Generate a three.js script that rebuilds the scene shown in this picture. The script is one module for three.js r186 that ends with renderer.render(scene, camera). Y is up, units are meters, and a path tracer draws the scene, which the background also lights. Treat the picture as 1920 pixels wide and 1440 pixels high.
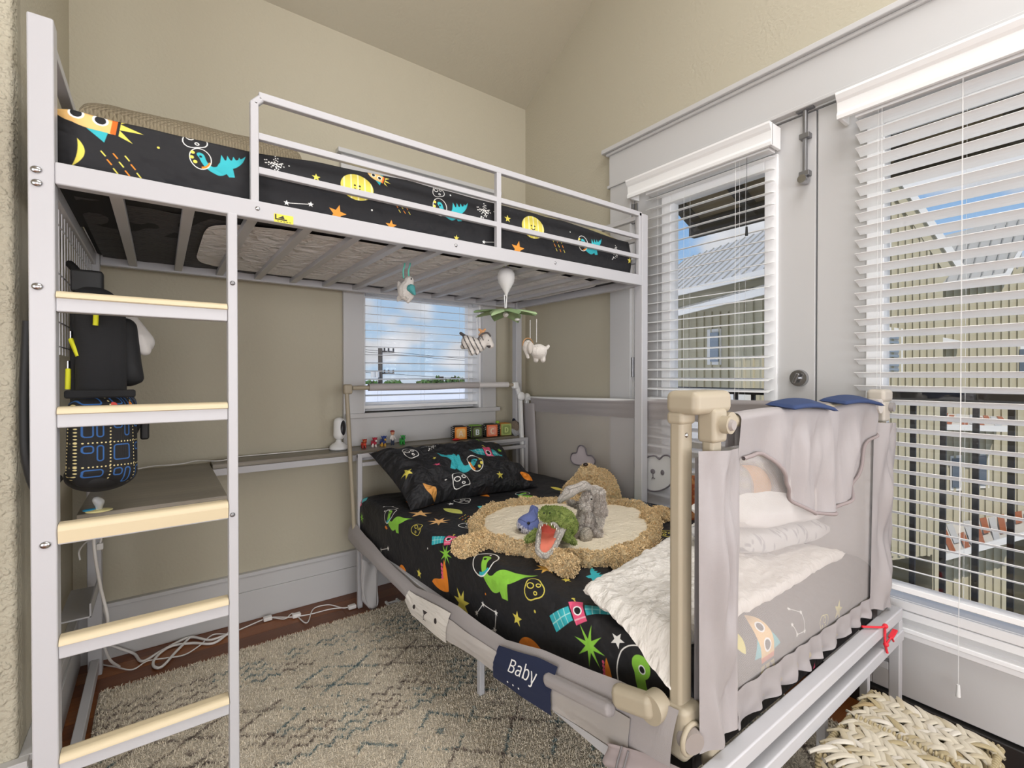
import * as THREE from 'three';
import { RoundedBoxGeometry } from 'three/addons/geometries/RoundedBoxGeometry.js';
import { mergeGeometries, mergeVertices } from 'three/addons/utils/BufferGeometryUtils.js';
import { ImprovedNoise } from 'three/addons/math/ImprovedNoise.js';
import { RectAreaLightUniformsLib } from 'three/addons/lights/RectAreaLightUniformsLib.js';

// ---------------------------------------------------------------- camera, sky, sun, room light, exposure
const scene = new THREE.Scene();
const renderer = new THREE.WebGLRenderer({ antialias: true });
renderer.toneMapping = THREE.LinearToneMapping;
renderer.toneMappingExposure = 0.88;
renderer.shadowMap.enabled = true;
RectAreaLightUniformsLib.init();
const FOCAL = 894, EYE = 1.13, YAW = THREE.MathUtils.degToRad(36.44), PITCH = THREE.MathUtils.degToRad(0.45);
const camera = new THREE.PerspectiveCamera(2 * Math.atan(720 / FOCAL) * 180 / Math.PI, 1920 / 1440, 0.05, 400);
camera.position.set(0, EYE, 0);
camera.rotation.order = 'YXZ';
camera.rotation.set(-PITCH, -YAW, 0);
camera.setViewOffset(1920, 1440, 0, 10, 1920, 1440);
camera.updateProjectionMatrix();

let seed = 7;
const rnd = () => { seed = (seed * 1664525 + 1013904223) >>> 0; return seed / 4294967296; };
const rr = (a, b) => a + (b - a) * rnd();
const perlin = new ImprovedNoise();
const fbm = (x, y, z, o = 4) => { let s = 0, a = 0.5; for (let i = 0; i < o; i++) { s += a * perlin.noise(x, y, z); x *= 2.03; y *= 2.03; z *= 2.03; a *= 0.5; } return s; };
const sst = (a, b, x) => { const t = Math.min(1, Math.max(0, (x - a) / (b - a))); return t * t * (3 - 2 * t); };
const lerp = (a, b, t) => a + (b - a) * t;

{ // blue sky with cumulus clouds
  const w = 1024, h = 512, d = new Float32Array(w * h * 4);
  for (let j = 0; j < h; j++) for (let i = 0; i < w; i++) {
    const el = ((j + 0.5) / h - 0.5) * Math.PI, az = ((i + 0.5) / w - 0.5) * 2 * Math.PI;
    const x = Math.cos(el) * Math.cos(az), y = Math.sin(el), z = Math.cos(el) * Math.sin(az);
    const t = Math.max(0, y);
    let r = lerp(0.50, 0.10, sst(0, 0.55, t)), g = lerp(0.68, 0.34, sst(0, 0.6, t)), b = lerp(0.88, 0.86, sst(0, 0.8, t));
    const n = fbm(x * 4.2 + 3.1, y * 8 + 1.7, z * 4.2 + 0.6, 6) * 1.5 + 0.5;
    const cover = 0.5 + 0.26 * Math.sin(az * 2 + 0.9) * 0.4 + (z < 0 ? 0.14 * -z : -0.12 * Math.abs(x));
    const c = sst(0.98 - cover, 1.2 - cover, n + 0.10) * (1 - sst(0.6, 0.95, t));
    const lit = 0.80 + 0.25 * sst(0.3, 0.9, fbm(x * 9, y * 16 + 4, z * 9, 4) + 0.6);
    r = lerp(r, 0.86 * lit, c); g = lerp(g, 0.88 * lit, c); b = lerp(b, 0.93 * lit, c);
    const k = (j * w + i) * 4; d[k] = r; d[k + 1] = g; d[k + 2] = b; d[k + 3] = 1;
  }
  const t = new THREE.DataTexture(d, w, h, THREE.RGBAFormat, THREE.FloatType);
  t.mapping = THREE.EquirectangularReflectionMapping; t.magFilter = THREE.LinearFilter; t.minFilter = THREE.LinearFilter; t.needsUpdate = true;
  scene.background = t;
}
const sun = new THREE.DirectionalLight(0xfff8f0, 3.4);
sun.position.set(-14, 30, 10); sun.target.position.set(6, 0, -6); sun.castShadow = true;
Object.assign(sun.shadow.camera, { left: -40, right: 40, top: 40, bottom: -40, near: 1, far: 120 }); sun.shadow.mapSize.set(2048, 2048);
scene.add(sun, sun.target);
// added light panels framed like windows, out of view: [wall, along, sill, width, height, radiance]
const FILL_PANELS = [['right', 1.35, 0.5, 1.8, 1.7, 4.2], ['left', 1.35, 0.3, 2.6, 1.7, 5.8], ['rear', 0.0, 0.3, 2.8, 1.8, 6.7]];
const FILL_LAMP = { x: 0.8, y: 3.55, z: 0.25, w: 1.6, d: 1.5, i: 6.2, c: 0xfbfcff };   // added fill lamp above the viewpoint, brightens upward-facing surfaces
const PANEL_TINT = 0xf6f9ff;

// ---------------------------------------------------------------- helpers
const taken = new Map();
function numbered(n) { const k = taken.get(n) || 0; taken.set(n, k + 1); return k ? `${n}_${String(k).padStart(3, '0')}` : n; }
const V = (x, y, z) => new THREE.Vector3(x, y, z);
function shade(o) { o.castShadow = true; o.receiveShadow = true; return o; }
function thing(name, label, category, group, pos) {
  const o = new THREE.Group(); o.name = numbered(name); o.userData = { label, category };
  if (group) o.userData.group = group;
  if (pos) o.position.set(...pos);
  scene.add(o); return o;
}
function single(name, geo, mat, label, category, group) {
  const o = shade(new THREE.Mesh(geo, mat)); o.name = numbered(name); o.userData = { label, category };
  if (group) o.userData.group = group;
  scene.add(o); return o;
}
function structure(name, geo, mat, label) {
  const o = geo ? shade(new THREE.Mesh(geo, mat)) : new THREE.Group(); o.name = numbered(name); o.userData = { kind: 'structure', label, category: name.split('_')[0] };
  scene.add(o); return o;
}
function part(parent, name, geo, mat, label, kind) {
  const o = shade(new THREE.Mesh(geo, mat)); o.name = name;
  if (label) o.userData.label = label;
  if (kind) o.userData.kind = kind;
  parent.add(o); return o;
}
// pixel of the photograph -> point on the plane axis = value
const FW = V(Math.sin(YAW) * Math.cos(PITCH), -Math.sin(PITCH), -Math.cos(YAW) * Math.cos(PITCH)), RT = V(Math.cos(YAW), 0, Math.sin(YAW)), UP = V().crossVectors(RT, FW);
function at(px, py, axis, v) {
  const d = FW.clone().addScaledVector(RT, (px - 960) / FOCAL).addScaledVector(UP, -(py - 710) / FOCAL);
  const t = (v - (axis === 'y' ? EYE : 0)) / d[axis];
  return V(d.x * t, EYE + d.y * t, d.z * t);
}
// box-projected uv in metres
function uvm(g0, s = 1) {
  const g = g0.index ? g0.toNonIndexed() : g0, p = g.attributes.position, n = p.count, uv = new Float32Array(n * 2);
  const a = V(), b = V(), c = V();
  for (let i = 0; i < n; i += 3) {
    a.fromBufferAttribute(p, i); b.fromBufferAttribute(p, i + 1); c.fromBufferAttribute(p, i + 2);
    const m = b.clone().sub(a).cross(c.clone().sub(a)); const ax = Math.abs(m.x), ay = Math.abs(m.y), az = Math.abs(m.z);
    [a, b, c].forEach((q, k) => { const [u, v] = ay >= ax && ay >= az ? [q.x, q.z] : ax >= az ? [q.z, q.y] : [q.x, q.y]; uv[(i + k) * 2] = u * s; uv[(i + k) * 2 + 1] = v * s; });
  }
  g.setAttribute('uv', new THREE.BufferAttribute(uv, 2)); return g;
}
// box between two corners, edges rounded by r
function slabBox(x0, x1, y0, y1, z0, z1, r = 0) {
  const w = Math.abs(x1 - x0), h = Math.abs(y1 - y0), d = Math.abs(z1 - z0);
  const g = r ? new RoundedBoxGeometry(w, h, d, 2, Math.min(r, w / 2.01, h / 2.01, d / 2.01)) : new THREE.BoxGeometry(w, h, d);
  g.translate((x0 + x1) / 2, (y0 + y1) / 2, (z0 + z1) / 2); return g;
}
// bar from p to q with section w (sideways) x h (up)
function bar(p, q, w, h, r = 0.003, upv = V(0, 1, 0)) {
  const L = p.distanceTo(q), dir = q.clone().sub(p).normalize();
  const g = r ? new RoundedBoxGeometry(w, h, L, 1, Math.min(r, w / 2.01, h / 2.01)) : new THREE.BoxGeometry(w, h, L);
  const x = V().crossVectors(upv, dir); if (x.lengthSq() < 1e-6) x.set(1, 0, 0); x.normalize();
  const y = V().crossVectors(dir, x);
  g.applyMatrix4(new THREE.Matrix4().makeBasis(x, y, dir).setPosition(p.clone().add(q).multiplyScalar(0.5))); return g;
}
function tube(pts, r, seg = 24, rad = 8, closed = false) { return new THREE.TubeGeometry(new THREE.CatmullRomCurve3(pts, closed), seg, r, rad, closed); }
function rod(p, q, r, rad = 10, r2 = r) {
  const L = p.distanceTo(q), g = new THREE.CylinderGeometry(r2, r, L, rad); g.translate(0, L / 2, 0);
  g.applyQuaternion(new THREE.Quaternion().setFromUnitVectors(V(0, 1, 0), q.clone().sub(p).normalize())); g.translate(p.x, p.y, p.z); return g;
}
function ball(x, y, z, rx, ry = rx, rz = rx, w = 20, h = 14) { const g = new THREE.SphereGeometry(1, w, h); g.scale(rx, ry, rz); g.translate(x, y, z); return g; }
function merged(list) { return mergeGeometries(list.map((g) => { const q = g.index ? g.toNonIndexed() : g; for (const k of Object.keys(q.attributes)) if (!['position', 'normal', 'uv'].includes(k)) q.deleteAttribute(k); return q; })); }
// surface from a function of (u, v) in 0..1; normals smooth, uv = (u, v) or fn's own [p, u, v]
function sheet(fn, nu, nv) {
  const pos = [], uv = [], idx = [];
  for (let j = 0; j <= nv; j++) for (let i = 0; i <= nu; i++) {
    const q = fn(i / nu, j / nv); const p = q.isVector3 ? q : q[0];
    pos.push(p.x, p.y, p.z); uv.push(q.isVector3 ? i / nu : q[1], q.isVector3 ? j / nv : q[2]);
  }
  const w = nu + 1;
  for (let j = 0; j < nv; j++) for (let i = 0; i < nu; i++) { const a = j * w + i; idx.push(a, a + 1, a + w, a + 1, a + w + 1, a + w); }
  const g = new THREE.BufferGeometry(); g.setAttribute('position', new THREE.Float32BufferAttribute(pos, 3)); g.setAttribute('uv', new THREE.Float32BufferAttribute(uv, 2)); g.setIndex(idx); g.computeVertexNormals(); return g;
}
// closed cloth of thickness t around a surface function (offset along off)
function cloth(fn, nu, nv, t, off = V(0, 1, 0)) {
  const N = nv;   // wrap around: front then back
  return sheet((u, v) => {
    const front = v <= 0.5, vv = front ? v * 2 : (1 - v) * 2, q = fn(u, vv), p = (q.isVector3 ? q : q[0]).clone();
    const e = Math.min(u, 1 - u, vv, 1 - vv), k = t / 2 * Math.sqrt(Math.max(0, 1 - Math.pow(1 - Math.min(1, e * 14), 2)));
    p.addScaledVector(off, front ? k : -k); return q.isVector3 ? [p, u, vv] : [p, q[1], q[2]];
  }, nu, N * 2);
}
// signed-distance blobs meshed with surface nets; prims: {a, b, ra, rb, c} tapered capsules or {o, r:[x,y,z], c} ellipsoids
function blob(prims, k, cell, opt = {}) {
  const lo = V(1e9, 1e9, 1e9), hi = V(-1e9, -1e9, -1e9);
  for (const p of prims) { if (p.cut) continue; if (p.o) { const m = Math.max(...p.r); lo.min(p.o.clone().addScalar(-m)); hi.max(p.o.clone().addScalar(m)); } else { lo.min(p.a.clone().addScalar(-p.ra)); hi.max(p.a.clone().addScalar(p.ra)); lo.min(p.b.clone().addScalar(-p.rb)); hi.max(p.b.clone().addScalar(p.rb)); } }
  const pad = cell * 3 + (opt.fur || 0); lo.addScalar(-pad); hi.addScalar(pad);
  const nx = Math.ceil((hi.x - lo.x) / cell) + 1, ny = Math.ceil((hi.y - lo.y) / cell) + 1, nz = Math.ceil((hi.z - lo.z) / cell) + 1;
  const one = (p, x, y, z) => {
    if (p.o) { let dx = x - p.o.x, dy = y - p.o.y, dz = z - p.o.z; if (p.q) { const v = V(dx, dy, dz).applyQuaternion(p.q); dx = v.x; dy = v.y; dz = v.z; } const l = Math.hypot(dx / p.r[0], dy / p.r[1], dz / p.r[2]), g = Math.hypot(dx / p.r[0] ** 2, dy / p.r[1] ** 2, dz / p.r[2] ** 2); return g > 1e-9 ? l * (l - 1) / g : -Math.min(...p.r); }
    const bx = p.b.x - p.a.x, by = p.b.y - p.a.y, bz = p.b.z - p.a.z, ax = x - p.a.x, ay = y - p.a.y, az = z - p.a.z, L = bx * bx + by * by + bz * bz;
    const t = Math.min(1, Math.max(0, (ax * bx + ay * by + az * bz) / L)); return Math.hypot(ax - bx * t, ay - by * t, az - bz * t) - lerp(p.ra, p.rb, t);
  };
  const F = (x, y, z) => {
    let d = 1e9; for (const p of prims) { const e = one(p, x, y, z); if (p.cut) { d = Math.max(d, -e); continue; } const kk = p.k ?? k, h = Math.max(0, kk - Math.abs(d - e)) / kk; d = Math.min(d, e) - h * h * kk / 4; }
    if (opt.fur && d < opt.fur * 4) d += opt.fur * fbm(x * opt.freq, y * opt.freq, z * opt.freq, 3) * 2;
    return d;
  };
  const f = new Float32Array(nx * ny * nz); let q = 0;
  for (let l = 0; l < nz; l++) for (let j = 0; j < ny; j++) for (let i = 0; i < nx; i++) f[q++] = F(lo.x + i * cell, lo.y + j * cell, lo.z + l * cell);
  const id = new Int32Array(nx * ny * nz).fill(-1), pos = [], col = [], idx = [];
  const I = (i, j, l) => (l * ny + j) * nx + i;
  for (let l = 0; l < nz - 1; l++) for (let j = 0; j < ny - 1; j++) for (let i = 0; i < nx - 1; i++) {
    let sx = 0, sy = 0, sz = 0, n = 0;
    const c = [f[I(i, j, l)], f[I(i + 1, j, l)], f[I(i, j + 1, l)], f[I(i + 1, j + 1, l)], f[I(i, j, l + 1)], f[I(i + 1, j, l + 1)], f[I(i, j + 1, l + 1)], f[I(i + 1, j + 1, l + 1)]];
    for (const [a, b] of EDGES) if ((c[a] < 0) !== (c[b] < 0)) { const t = c[a] / (c[a] - c[b]); sx += lerp(a & 1, b & 1, t); sy += lerp((a >> 1) & 1, (b >> 1) & 1, t); sz += lerp(a >> 2, b >> 2, t); n++; }
    if (!n) continue;
    id[I(i, j, l)] = pos.length / 3;
    const x = lo.x + (i + sx / n) * cell, y = lo.y + (j + sy / n) * cell, z = lo.z + (l + sz / n) * cell; pos.push(x, y, z);
    let best = 1e9, bc = null; for (const p of prims) { if (p.cut && !p.c) continue; const e = p.cut ? Math.abs(one(p, x, y, z)) : one(p, x, y, z); if (e < best) { best = e; bc = p.c; } }
    const cc = opt.paint ? opt.paint(x, y, z, bc) : bc; const C = cc || [1, 1, 1]; col.push(C[0], C[1], C[2]);
  }
  const quad = (a, b, c, d, flip) => { if (flip) idx.push(a, c, b, a, d, c); else idx.push(a, b, c, a, c, d); };
  for (let l = 1; l < nz - 1; l++) for (let j = 1; j < ny - 1; j++) for (let i = 1; i < nx - 1; i++) {
    const v = f[I(i, j, l)];
    if ((v < 0) !== (f[I(i + 1, j, l)] < 0)) quad(id[I(i, j, l)], id[I(i, j - 1, l)], id[I(i, j - 1, l - 1)], id[I(i, j, l - 1)], v < 0);
    if ((v < 0) !== (f[I(i, j + 1, l)] < 0)) quad(id[I(i, j, l)], id[I(i, j, l - 1)], id[I(i - 1, j, l - 1)], id[I(i - 1, j, l)], v < 0);
    if ((v < 0) !== (f[I(i, j, l + 1)] < 0)) quad(id[I(i, j, l)], id[I(i - 1, j, l)], id[I(i - 1, j - 1, l)], id[I(i, j - 1, l)], v < 0);
  }
  const g = new THREE.BufferGeometry(); g.setAttribute('position', new THREE.Float32BufferAttribute(pos, 3)); g.setAttribute('color', new THREE.Float32BufferAttribute(col, 3)); g.setIndex(idx); g.computeVertexNormals();
  const uv = new Float32Array(pos.length / 3 * 2), nn = g.attributes.normal; for (let i = 0; i < uv.length / 2; i++) { const ny = Math.abs(nn.getY(i)), nx2 = Math.abs(nn.getX(i)), nz2 = Math.abs(nn.getZ(i)); uv[i * 2] = ny > nx2 && ny > nz2 ? pos[i * 3] : nx2 > nz2 ? pos[i * 3 + 2] : pos[i * 3]; uv[i * 2 + 1] = ny > nx2 && ny > nz2 ? pos[i * 3 + 2] : pos[i * 3 + 1]; }
  g.setAttribute('uv', new THREE.BufferAttribute(uv, 2)); return g;
}
const EDGES = [[0, 1], [2, 3], [4, 5], [6, 7], [0, 2], [1, 3], [4, 6], [5, 7], [0, 4], [1, 5], [2, 6], [3, 7]];
const hexl = (h) => { const c = new THREE.Color(h); return [c.r, c.g, c.b]; };

// ---------------------------------------------------------------- textures and materials
function canvasTex(w, h, draw, srgb = true) {
  const c = document.createElement('canvas'); c.width = w; c.height = h; const x = c.getContext('2d'); draw(x, w, h);
  const t = new THREE.CanvasTexture(c); if (srgb) t.colorSpace = THREE.SRGBColorSpace; t.wrapS = t.wrapT = THREE.RepeatWrapping; t.anisotropy = 8; return t;
}
function noiseTex(n, fn, srgb = false) { // fn(u, v) -> [r,g,b] 0..1, tiled by blending
  const d = new Uint8Array(n * n * 4);
  for (let j = 0; j < n; j++) for (let i = 0; i < n; i++) { const c = fn(i / n, j / n), k = (j * n + i) * 4; d[k] = 255 * c[0]; d[k + 1] = 255 * c[1]; d[k + 2] = 255 * c[2]; d[k + 3] = 255; }
  const t = new THREE.DataTexture(d, n, n); t.wrapS = t.wrapT = THREE.RepeatWrapping; t.magFilter = THREE.LinearFilter; t.minFilter = THREE.LinearMipmapLinearFilter; t.generateMipmaps = true; if (srgb) t.colorSpace = THREE.SRGBColorSpace; t.needsUpdate = true; return t;
}
// periodic noise: average of shifted copies
const per = (u, v, f, o, z = 0) => { const a = fbm(u * f, v * f, z, o), b = fbm((u - 1) * f, v * f, z, o), c = fbm(u * f, (v - 1) * f, z, o), d = fbm((u - 1) * f, (v - 1) * f, z, o); return lerp(lerp(a, b, u), lerp(c, d, u), v); };
const rep = (t, x, y = x) => { const q = t.clone(); q.repeat.set(x, y); q.needsUpdate = true; return q; };
const mat = (c, rough = 0.6, o = {}) => new THREE.MeshStandardMaterial({ color: c, roughness: rough, side: THREE.DoubleSide, ...o });
const T = {};
T.peel = noiseTex(512, (u, v) => { const n = 0.5 + per(u, v, 26, 4) * 0.9; return [n, n, n].map((q) => Math.min(1, Math.max(0, q))); });
T.stucco = noiseTex(512, (u, v) => { const n = 0.5 + per(u, v, 18, 3, 4.2) * 1.2; const q = Math.min(1, Math.max(0, sst(0.35, 0.75, n))); return [q, q, q]; });
T.weave = noiseTex(256, (u, v) => { const a = 0.5 + 0.25 * Math.sin(u * Math.PI * 2 * 64) + 0.25 * Math.sin(v * Math.PI * 2 * 64); return [a, a, a]; });
T.crease = noiseTex(512, (u, v) => { const n = Math.abs(per(u, v, 5, 4, 9.1)) * 1.9; const q = Math.min(1, n); return [q, q, q]; });
T.fur = noiseTex(512, (u, v) => { const q = Math.min(1, Math.max(0, 0.5 + per(u, v, 34, 3, 2.2) * 1.3)); return [q, q, q]; });
T.furTone = noiseTex(512, (u, v) => { const q = Math.min(1, Math.max(0, 0.82 + per(u, v, 30, 4, 7.7) * 0.55)); return [q, q, q]; }, true);
T.grain = noiseTex(512, (u, v) => { const n = 0.5 + per(u, v, 3, 2, 1.1) * 0.4 + 0.5 * per(u * 1, v * 12 % 1, 12, 3, 3.3); const q = Math.min(1, Math.max(0, 0.82 + (n - 0.5) * 0.7)); return [q, q, q]; }, true);
const M = {
  wall: mat(0xbab39f, 0.9, { bumpMap: rep(T.peel, 3.2), bumpScale: 0.0016 }),
  stucco: mat(0xbab39f, 0.9, { bumpMap: rep(T.stucco, 4.5), bumpScale: 0.003 }),
  ceiling: mat(0xbab39f, 0.92, { bumpMap: rep(T.peel, 3), bumpScale: 0.0014 }),
  trim: mat(0xc6c5c4, 0.45), sash: mat(0xf2f2f2, 0.5), blind: mat(0xf4f4f3, 0.5),
  metal: mat(0xbcbbbd, 0.38), rung: mat(0xd8c8a6, 0.45), chrome: mat(0xb4b4b6, 0.25, { metalness: 1 }), steel: mat(0x8d8d8f, 0.4, { metalness: 0.8 }),
  black: mat(0x141414, 0.6), iron: mat(0x1d1712, 0.6), white: mat(0xececea, 0.5), cable: mat(0xe9e6e2, 0.5),
  guard: mat(0xa19b9a, 0.42, { bumpMap: rep(T.weave, 6), bumpScale: 0.0002 }), beige: mat(0xa89d88, 0.5), navy: mat(0x1f3560, 0.75),
  netFoot: mat(0xd6cfcb, 0.9, { transparent: true, opacity: 0.9, alphaMap: rep(noiseTex(128, (u, v) => { const q = 0.22 + 0.55 * sst(0.25, 0.75, 0.5 + 0.5 * Math.sin((u * 8 + v * 8) * Math.PI * 2)); return [q, q, q]; }), 26, 20) }),
  net: mat(0xd2cac7, 0.9, { transparent: true, opacity: 0.36 }),
  glass: new THREE.MeshPhysicalMaterial({ color: 0xffffff, roughness: 0.02, transmission: 1, thickness: 0, ior: 1.45 }),
};

// ---------------------------------------------------------------- the room
const WB = -2.493, WR = 1.951, WL = -0.275, ZF = -1.6, RIDGE = 1.0, CE = 2.88, CS = 0.557;
const ceilY = (z) => z < RIDGE ? CE + CS * (z - WB) : CE + CS * (RIDGE - WB) - CS * (z - RIDGE);
// wall panel with rectangular holes: plane 'z' (u = x) or 'x' (u = z); holes [u0,u1,y0,y1]
function holed(outline, holes, depth, place) {
  const s = new THREE.Shape(outline.map(([a, b]) => new THREE.Vector2(a, b)));
  for (const [a, b, c, d] of holes) s.holes.push(new THREE.Path([[a, c], [a, d], [b, d], [b, c]].map(([p, q]) => new THREE.Vector2(p, q))));
  const g = new THREE.ExtrudeGeometry(s, { depth, bevelEnabled: false }); place(g); return uvm(g);
}
const ZE = 4.6, XL = -2.2;
structure('wall_back', holed([[WL - 0.1, 0], [WR + 0.15, 0], [WR + 0.15, CE + 0.1], [WL - 0.1, CE + 0.1]], [[0.86, 1.6, 0.93, 2.12]], 0.14, (g) => g.translate(0, 0, WB - 0.14)), M.wall, 'beige painted back wall around the small window');
structure('wall_right', holed([[-WB, -0.02], [-ZE, -0.02], [-ZE, ceilY(ZE) + 0.1], [-RIDGE, ceilY(RIDGE) + 0.1], [-WB, CE + 0.1]].map(([a, b]) => [a, b]), [[-0.09, 1.6, 0.0, 2.12]], 0.14, (g) => { g.rotateY(Math.PI / 2); g.translate(WR, 0, 0); }), M.wall, 'beige painted wall around the double glass doors');
structure('wall_left', uvm(slabBox(WL - 0.1, WL, 0, ceilY(ZF) + 0.2, WB, ZF - 0.05)), M.wall, 'beige wall beside the ladder end of the loft bed');
structure('wall_front', uvm(slabBox(XL, WL, 0, ceilY(ZF) + 0.2, ZF - 0.1, ZF, 0.012)), M.stucco, 'rough textured beige wall stub beside the loft bed post');
structure('wall_side', uvm(slabBox(XL - 0.1, XL, 0, 5, ZF, ZE)), M.wall, 'plain beige side wall out of view');
structure('wall_rear', uvm(slabBox(XL - 0.1, WR + 0.14, 0, 4.4, ZE, ZE + 0.1)), M.wall, 'plain beige rear wall out of view');
{
  const a = (z0, z1) => { const g = new THREE.ExtrudeGeometry(new THREE.Shape([[-z0, ceilY(z0)], [-z1, ceilY(z1)], [-z1, ceilY(z1) + 0.12], [-z0, ceilY(z0) + 0.12]].map(([p, q]) => new THREE.Vector2(p, q))), { depth: WR - XL + 0.3, bevelEnabled: false }); g.rotateY(Math.PI / 2); g.translate(XL - 0.15, 0, 0); return g; };
  structure('ceiling', uvm(merged([a(WB - 0.14, RIDGE), a(RIDGE, ZE + 0.1)])), M.ceiling, 'sloping vaulted ceiling painted the same beige');
}
// floor of separate planks running along the back wall
{
  const sub = structure('floor', slabBox(XL - 0.1, WR + 0.14, -0.06, -0.018, WB, ZE), mat(0x5a3820, 0.9), 'red brown wooden plank floor');
  const woods = [0xa9652f, 0x9a5826, 0xb37238, 0x8a4d22, 0xa25e29].map((c) => mat(c, 0.38, { map: rep(T.grain, 0.35, 3.5), bumpMap: rep(T.grain, 0.35, 3.5), bumpScale: 0.0004 }));
  const w = 0.083; let row = 0;
  for (let z = WB; z < -0.05; z += w, row++) {
    let x = WL - rr(0, 0.8);
    while (x < WR) { const L = rr(0.9, 1.7), x0 = Math.max(x, z < ZF ? WL : XL), x1 = Math.min(x + L, WR); if (x1 > x0 + 0.01) part(sub, 'plank', uvm(slabBox(x0 + 0.0006, x1 - 0.0006, -0.02, 0, z + 0.0006, z + w - 0.0006)), woods[Math.floor(rnd() * 5)]); x += L; }
  }
  part(sub, 'plank_field', uvm(slabBox(XL, WR, -0.02, 0, z0floor(), ZE)), woods[0], undefined, 'stuff');
  function z0floor() { return WB + row * w; }
}
// skirtings: tall board, stepped face, cap
function skirting(name, p, q, n, label) {
  const g = structure(name, null, null, label), o = (h0, h1, t) => { const c = n.clone().multiplyScalar(t / 2), y = (h0 + h1) / 2; return bar(V(p.x, y, p.z).add(c), V(q.x, y, q.z).add(c), t, h1 - h0, 0.002); };
  part(g, 'board', o(0, 0.135, 0.022), M.trim); part(g, 'upper_board', o(0.135, 0.205, 0.016), M.trim); part(g, 'cap', o(0.205, 0.222, 0.026), M.trim);
}
skirting('baseboard_back', V(WL, 0, WB), V(WR, 0, WB), V(0, 0, 1), 'tall white stepped baseboard under the window');
skirting('baseboard_left', V(WL, 0, WB), V(WL, 0, ZF), V(1, 0, 0), 'white baseboard behind the ladder end of the loft');
skirting('baseboard_front', V(XL, 0, ZF), V(WL + 0.02, 0, ZF), V(0, 0, 1), 'white baseboard on the rough wall stub');
skirting('baseboard_right', V(WR, 0, WB), V(WR, 0, -1.745), V(-1, 0, 0), 'white baseboard between corner and door casing');

{  // fill lamp added out of view to light bed and floor from above
  const t = thing('added_ceiling_lamp', 'added unseen panel lamp hanging above the viewpoint as fill light', 'lamp');
  part(t, 'frame', slabBox(FILL_LAMP.x - FILL_LAMP.w / 2 - 0.03, FILL_LAMP.x + FILL_LAMP.w / 2 + 0.03, FILL_LAMP.y + 0.004, FILL_LAMP.y + 0.05, FILL_LAMP.z - FILL_LAMP.d / 2 - 0.03, FILL_LAMP.z + FILL_LAMP.d / 2 + 0.03, 0.01), M.white);
  const gl = new THREE.PlaneGeometry(FILL_LAMP.w, FILL_LAMP.d); gl.rotateX(Math.PI / 2); gl.translate(FILL_LAMP.x, FILL_LAMP.y, FILL_LAMP.z); part(t, 'diffuser', gl, new THREE.MeshStandardMaterial({ color: 0xffffff, emissive: 0xfff6ea, emissiveIntensity: 1.0 }));
  for (const s of [-1, 1]) part(t, 'cord', rod(V(FILL_LAMP.x + s * 0.5, FILL_LAMP.y + 0.05, FILL_LAMP.z), V(FILL_LAMP.x + s * 0.5, ceilY(FILL_LAMP.z), FILL_LAMP.z), 0.004), M.white);
  const l = new THREE.RectAreaLight(FILL_LAMP.c, FILL_LAMP.i, FILL_LAMP.w, FILL_LAMP.d); l.position.set(FILL_LAMP.x, FILL_LAMP.y - 0.02, FILL_LAMP.z); l.lookAt(FILL_LAMP.x, 0, FILL_LAMP.z - 0.0001); l.castShadow = true; scene.add(l);
}
// fill panels added out of view in window shape: casing, glowing pane, area light
FILL_PANELS.forEach(([wall, c, y0, w, h, I], k) => {
  const at3 = { right: [WR, c, V(-1, 0, 0)], left: [XL, c, V(1, 0, 0)], rear: [c, ZE, V(0, 0, -1)] }[wall], n = at3[2], p = V(at3[0], y0 + h / 2, at3[1]), q = new THREE.Quaternion().setFromUnitVectors(V(0, 0, 1), n);
  const s = structure(`window_${k + 2}`, null, null, `added glowing fill panel on the ${wall} wall behind the viewpoint`), put = (g, off) => { g.applyQuaternion(q); g.translate(p.x + n.x * off, p.y, p.z + n.z * off); return g; };
  for (const [x, y, a, b] of [[-w / 2 - 0.05, 0, 0.1, h + 0.2], [w / 2 + 0.05, 0, 0.1, h + 0.2], [0, -h / 2 - 0.05, w, 0.1], [0, h / 2 + 0.05, w, 0.1]]) { const g = new THREE.BoxGeometry(a, b, 0.03); g.translate(x, y, 0); part(s, 'casing', put(g, 0.016), M.trim); }
  part(s, 'pane', put(new THREE.PlaneGeometry(w, h), 0.006), new THREE.MeshStandardMaterial({ color: 0xffffff, emissive: 0xf2f6ff, emissiveIntensity: 1.0 }));
  const l = new THREE.RectAreaLight(PANEL_TINT, I, w, h); l.position.copy(p).addScaledVector(n, 0.03); l.lookAt(p.clone().addScaledVector(n, 2)); l.castShadow = true; scene.add(l);
});

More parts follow.
